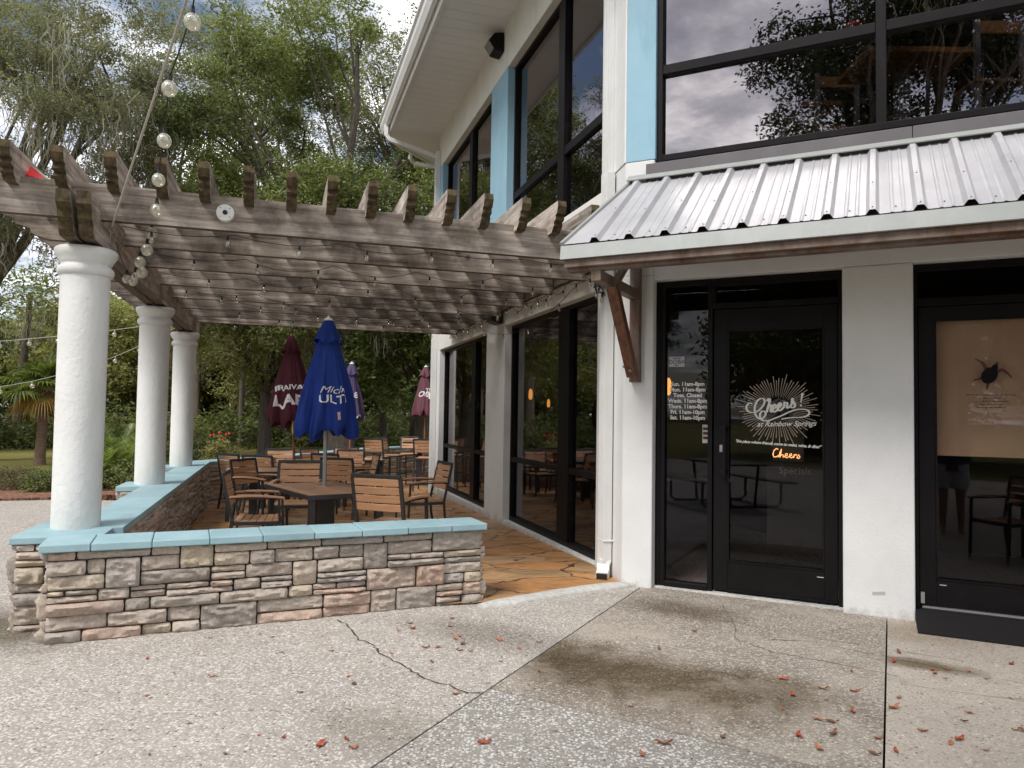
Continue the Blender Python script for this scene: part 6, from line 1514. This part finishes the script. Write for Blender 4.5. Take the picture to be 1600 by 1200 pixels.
# loops on the white band
pts = cable_pts(W(-.30, .30, 2.84), W(.8, .23, 2.95), .05, 5)[:-1]+cable_pts(W(.8, .23, 2.95), W(2.4, .23, 2.95), .08, 6)[:-1]+cable_pts(W(2.4, .23, 2.95), W(6.3, .23, 2.93), .07, 10)
strand('string of clear bulbs hanging along the top of the white wall band', pts, .42, GR)
pts = cable_pts(W(.1, .24, 2.93), W(4.6, .22, 2.93), .36, 16); strand('long sagging cable with few bulbs drooping across the near window top', pts, 1.05, GR, phase=.75)
# tangle by the bracket
pts = []; c_ = W(-.40, .34, 2.74)
for k in range(34): pts.append(c_+Vector((rnd.uniform(-.05, .07), rnd.uniform(-.05, .05), rnd.uniform(-.14, .10))))
e = strand('tangled end of a light string with a red plug beside the timber bracket', pts, .9, GR, cr=.004)
b = MB(); b.ball(c_+Vector((.03, -.05, .09)), .026, 8, 6); b.build('plug', M_red, e)
# globe strand hanging in front of the nearest column
def pxp(x, y, Y): d = RAY(x, y); return H0+d*(Y/d.y)
gl = MB().lathe([(.006, 0), (.016, -.004), (.03, -.014), (.041, -.032), (.0445, -.05), (.041, -.068), (.03, -.084), (.014, -.093), (.002, -.095)], (0, 0, 0), 18).mesh('globe_bulb', M_globe)
gp_ = [(299, 38, 3.9), (263, 142, 4.2), (255, 223, 4.6), (246, 284, 5.0), (243, 331, 5.3), (235, 367, 5.5), (228, 393, 5.7), (217, 412, 5.85), (220, 428, 5.95), (210, 436, 6.0), (206, 444, 6.02), (196, 440, 6.05)]
pp = [pxp(x+2, y-12*5/Y, Y)+Vector((0, 0, .035)) for x, y, Y in gp_]
e = empty('globe_string_lights', pp[-1], 'chain of frosted globe bulbs hanging from above down to the pergola beside the nearest column', 'string lights')
b = MB(); 
hi = pxp(306, -40, 3.75)
cp_ = [pxp(290, -900, 2.2), hi]+pp+[W(-.35, 4.38, 2.78)]
fine = []
for i in range(len(cp_)-1):
    for k in range(4): fine.append(cp_[i].lerp(cp_[i+1], k/4)-Vector((0, 0, .02*math.sin(math.pi*k/4))))
fine.append(cp_[-1]); b.tube(fine, .0045, 6)
for p in pp: socket(b, p+Vector((0, 0, .012)), .014, .045)
b.build('cable', M_cable, e)
for i, p in enumerate(pp):
    o = link('bulb', gl, e, p-pp[-1]-Vector((0, 0, .028))); s_ = 1.0 if i < 9 else .8; o.scale = (s_, s_, s_)
rp = empty('guy_rope', W(-.62, 4.36, 2.80), 'pale rope running from the pergola girder up out of the picture', 'rope')
b = MB(); rr = [W(-.66, 4.35, 2.83), pxp(291, 0, 3.6), pxp(300, -60, 3.35), pxp(340, -420, 2.6)]; b.tube(rr, .0075, 7); b.build('rope', M_rope, rp)
b = MB(); b.tube([W(-.66, 4.35, 2.83)+Vector((.02*math.cos(t), 0, .02*math.sin(t)-.03)) for t in [k*math.pi/5 for k in range(11)]], .004, 6); b.tube([W(-.66, 4.35, 2.80), W(-.64, 4.37, 2.70)], .006, 6); b.build('hook', M_screw, rp)
# strings over the lawn at the left
gl2 = MB().ball((0, 0, -.045), .045, 10, 8).mesh('white_globe', M_globe)
for nm, A_, B_, sg in (('string of white globes over the lawn, upper of the two at the left', pxp(-260, 545, 12), pxp(330, 494, 12.8), .12), ('string of white globes over the lawn, lower of the two at the left', pxp(-200, 610, 11), pxp(330, 478, 14.5), .55)):
    strand(nm, cable_pts(A_, B_, sg, 20), .46, 'globe strings over the lawn', bulb=gl2, bs=.85, cr=.006, so=(.012, .05), mat=M_rope)
po_ = empty('light_pole', (-9.9, 11.6, -.05), 'slim dark pole carrying the lawn string lights', 'pole')
b = MB(); b.tube([(0, 0, 0), (0, 0, 3.2)], [.05, .035], 10); b.build('pole', M_frame, po_, local=True); b = MB(); b.lathe([(.05, 3.2), (.055, 3.22), (.01, 3.27)], seg=10); b.build('cap', M_frame, po_, local=True)
# ================================================================== FALLEN LEAVES
rnd = random.Random(21)
def leafshape(seed):
    r_ = random.Random(seed); n = 9; mb = MB(); L, Wd = .030, .012; cur = r_.uniform(.004, .012); tw = r_.uniform(-.006, .006); vs = []
    for i in range(n):
        t = i/(n-1); w_ = Wd*math.sin(math.pi*min(1, t*1.02))**.8*(1+.25*math.sin(t*17+seed)); y = (t-.5)*2*L
        for s_ in (-1, 0, 1): vs.append((s_*w_, y, .003+cur*(t-.4)**2*3+(.006 if s_ else 0)+tw*s_*t+abs(s_)*.004*math.sin(t*9+seed)))
    mb.add(vs, [(3*i+k, 3*i+k+1, 3*i+4+k, 3*i+3+k) for i in range(n-1) for k in (0, 1)], True); return mb.mesh('fallen_leaf', L_f[seed % 3])
L_f = [L_fall, M('fallen leaf rust', (.45, .11, .045), rough=.7, var=(.30, .06, .03), vscale=30), M('fallen leaf brown', (.14, .06, .035), rough=.8, var=(.22, .10, .06), vscale=30)]
lm_ = [leafshape(k) for k in range(6)]
Cm = lambda x, y: (lambda d: H0+d*(-1.5/d.z))(RAY(x, y))
lv = [(426, 996, 1), (518, 1018, 1), (500, 1165, 2.0), (552, 1170, 1.3), (541, 1156, 1.2), (553, 1070, 1.4), (545, 1058, .9), (440, 1020, .8), (443, 1153, 1), (706, 967, 1.4), (704, 980, 1.2), (645, 983, 1.6), (641, 975, 1.1), (665, 1013, 1.5), (684, 1012, 1.4), (723, 1007, 1.6), (718, 995, 1.1), (711, 999, 1.3), (674, 1035, 1.2), (780, 1001, 1.4), (718, 1017, 1.2), (843, 1004, 1), (842, 1050, 1.2), (713, 1085, 1.3), (757, 1162, 1.7), (1037, 1163, 2.0), (1003, 1180, 1.7), (1085, 987, 1.4), (1223, 1062, 1.6), (1238, 1087, 1.6), (1396, 1034, 1.6), (1397, 1107, 1.9), (1300, 1129, 1.6), (1302, 1148, 1.8), (1332, 1113, 1.6), (1247, 1150, 1.5), (1129, 1153, 1.3), (1366, 1179, 1.4), (1286, 1077, 1.4), (1336, 1081, 1.5), (1405, 1091, 1.3), (1404, 1020, 1.4), (1461, 1053, 1.4), (1457, 1048, 1.2), (1480, 1047, 1.1), (1580, 1038, 1.5), (1500, 1156, 1.7), (1485, 1162, 1.3), (1442, 1143, 1.2), (1331, 1050, 1.1), (1278, 1125, 1.4), (1280, 1172, 1.5), (1250, 1152, 1.2), (1030, 1014, 1.2), (1400, 1175, 1.3), (1373, 1155, 1.3), (1600, 1143, 1.3), (1507, 1128, 1), (1542, 1062, .9), (1514, 1050, .9), (230, 1030, 1), (470, 1083, .9), (1515, 1115, 1.2), (622, 986, .9), (735, 1018, .9), (331, 1058, 1)]
spots = []
for x, y, s_ in lv: p = Cm(x, y); spots.append((p.x, p.y, s_))
for k in range(26): p = Cm(rnd.uniform(40, 1590), rnd.uniform(990, 1195)); spots.append((p.x, p.y, rnd.uniform(.4, .9)))
for k, (x, y, s_) in enumerate(spots):
    near = y < 4.3; rgt = (Vector((x-J1[0][0], y-J1[0][1])).cross(Vector((J1[1][0]-J1[0][0], J1[1][1]-J1[0][1]))) > 0) if False else ((J1[1][0]-J1[0][0])*(y-J1[0][1])-(J1[1][1]-J1[0][1])*(x-J1[0][0]) < 0)
    lab = 'dry reddish brown leaf lying on the darker pavement before the doors' if rgt else 'dry reddish brown leaf lying on the pale pebbled pavement before the low wall'
    o = link('fallen_leaf', lm_[rnd.choice([0, 0, 1, 1, 3, 4, 2, 5])], None, (x, y, .0015)); sc_ = s_*.68; o.scale = (sc_, sc_, sc_*.9); o.rotation_euler = (rnd.uniform(-.1, .1), rnd.uniform(-.15, .15), rnd.uniform(0, 6.3))
    tag(o, lab, 'leaf', 'fallen leaves on the pavement before the doors' if rgt else 'fallen leaves on the pavement before the low wall')
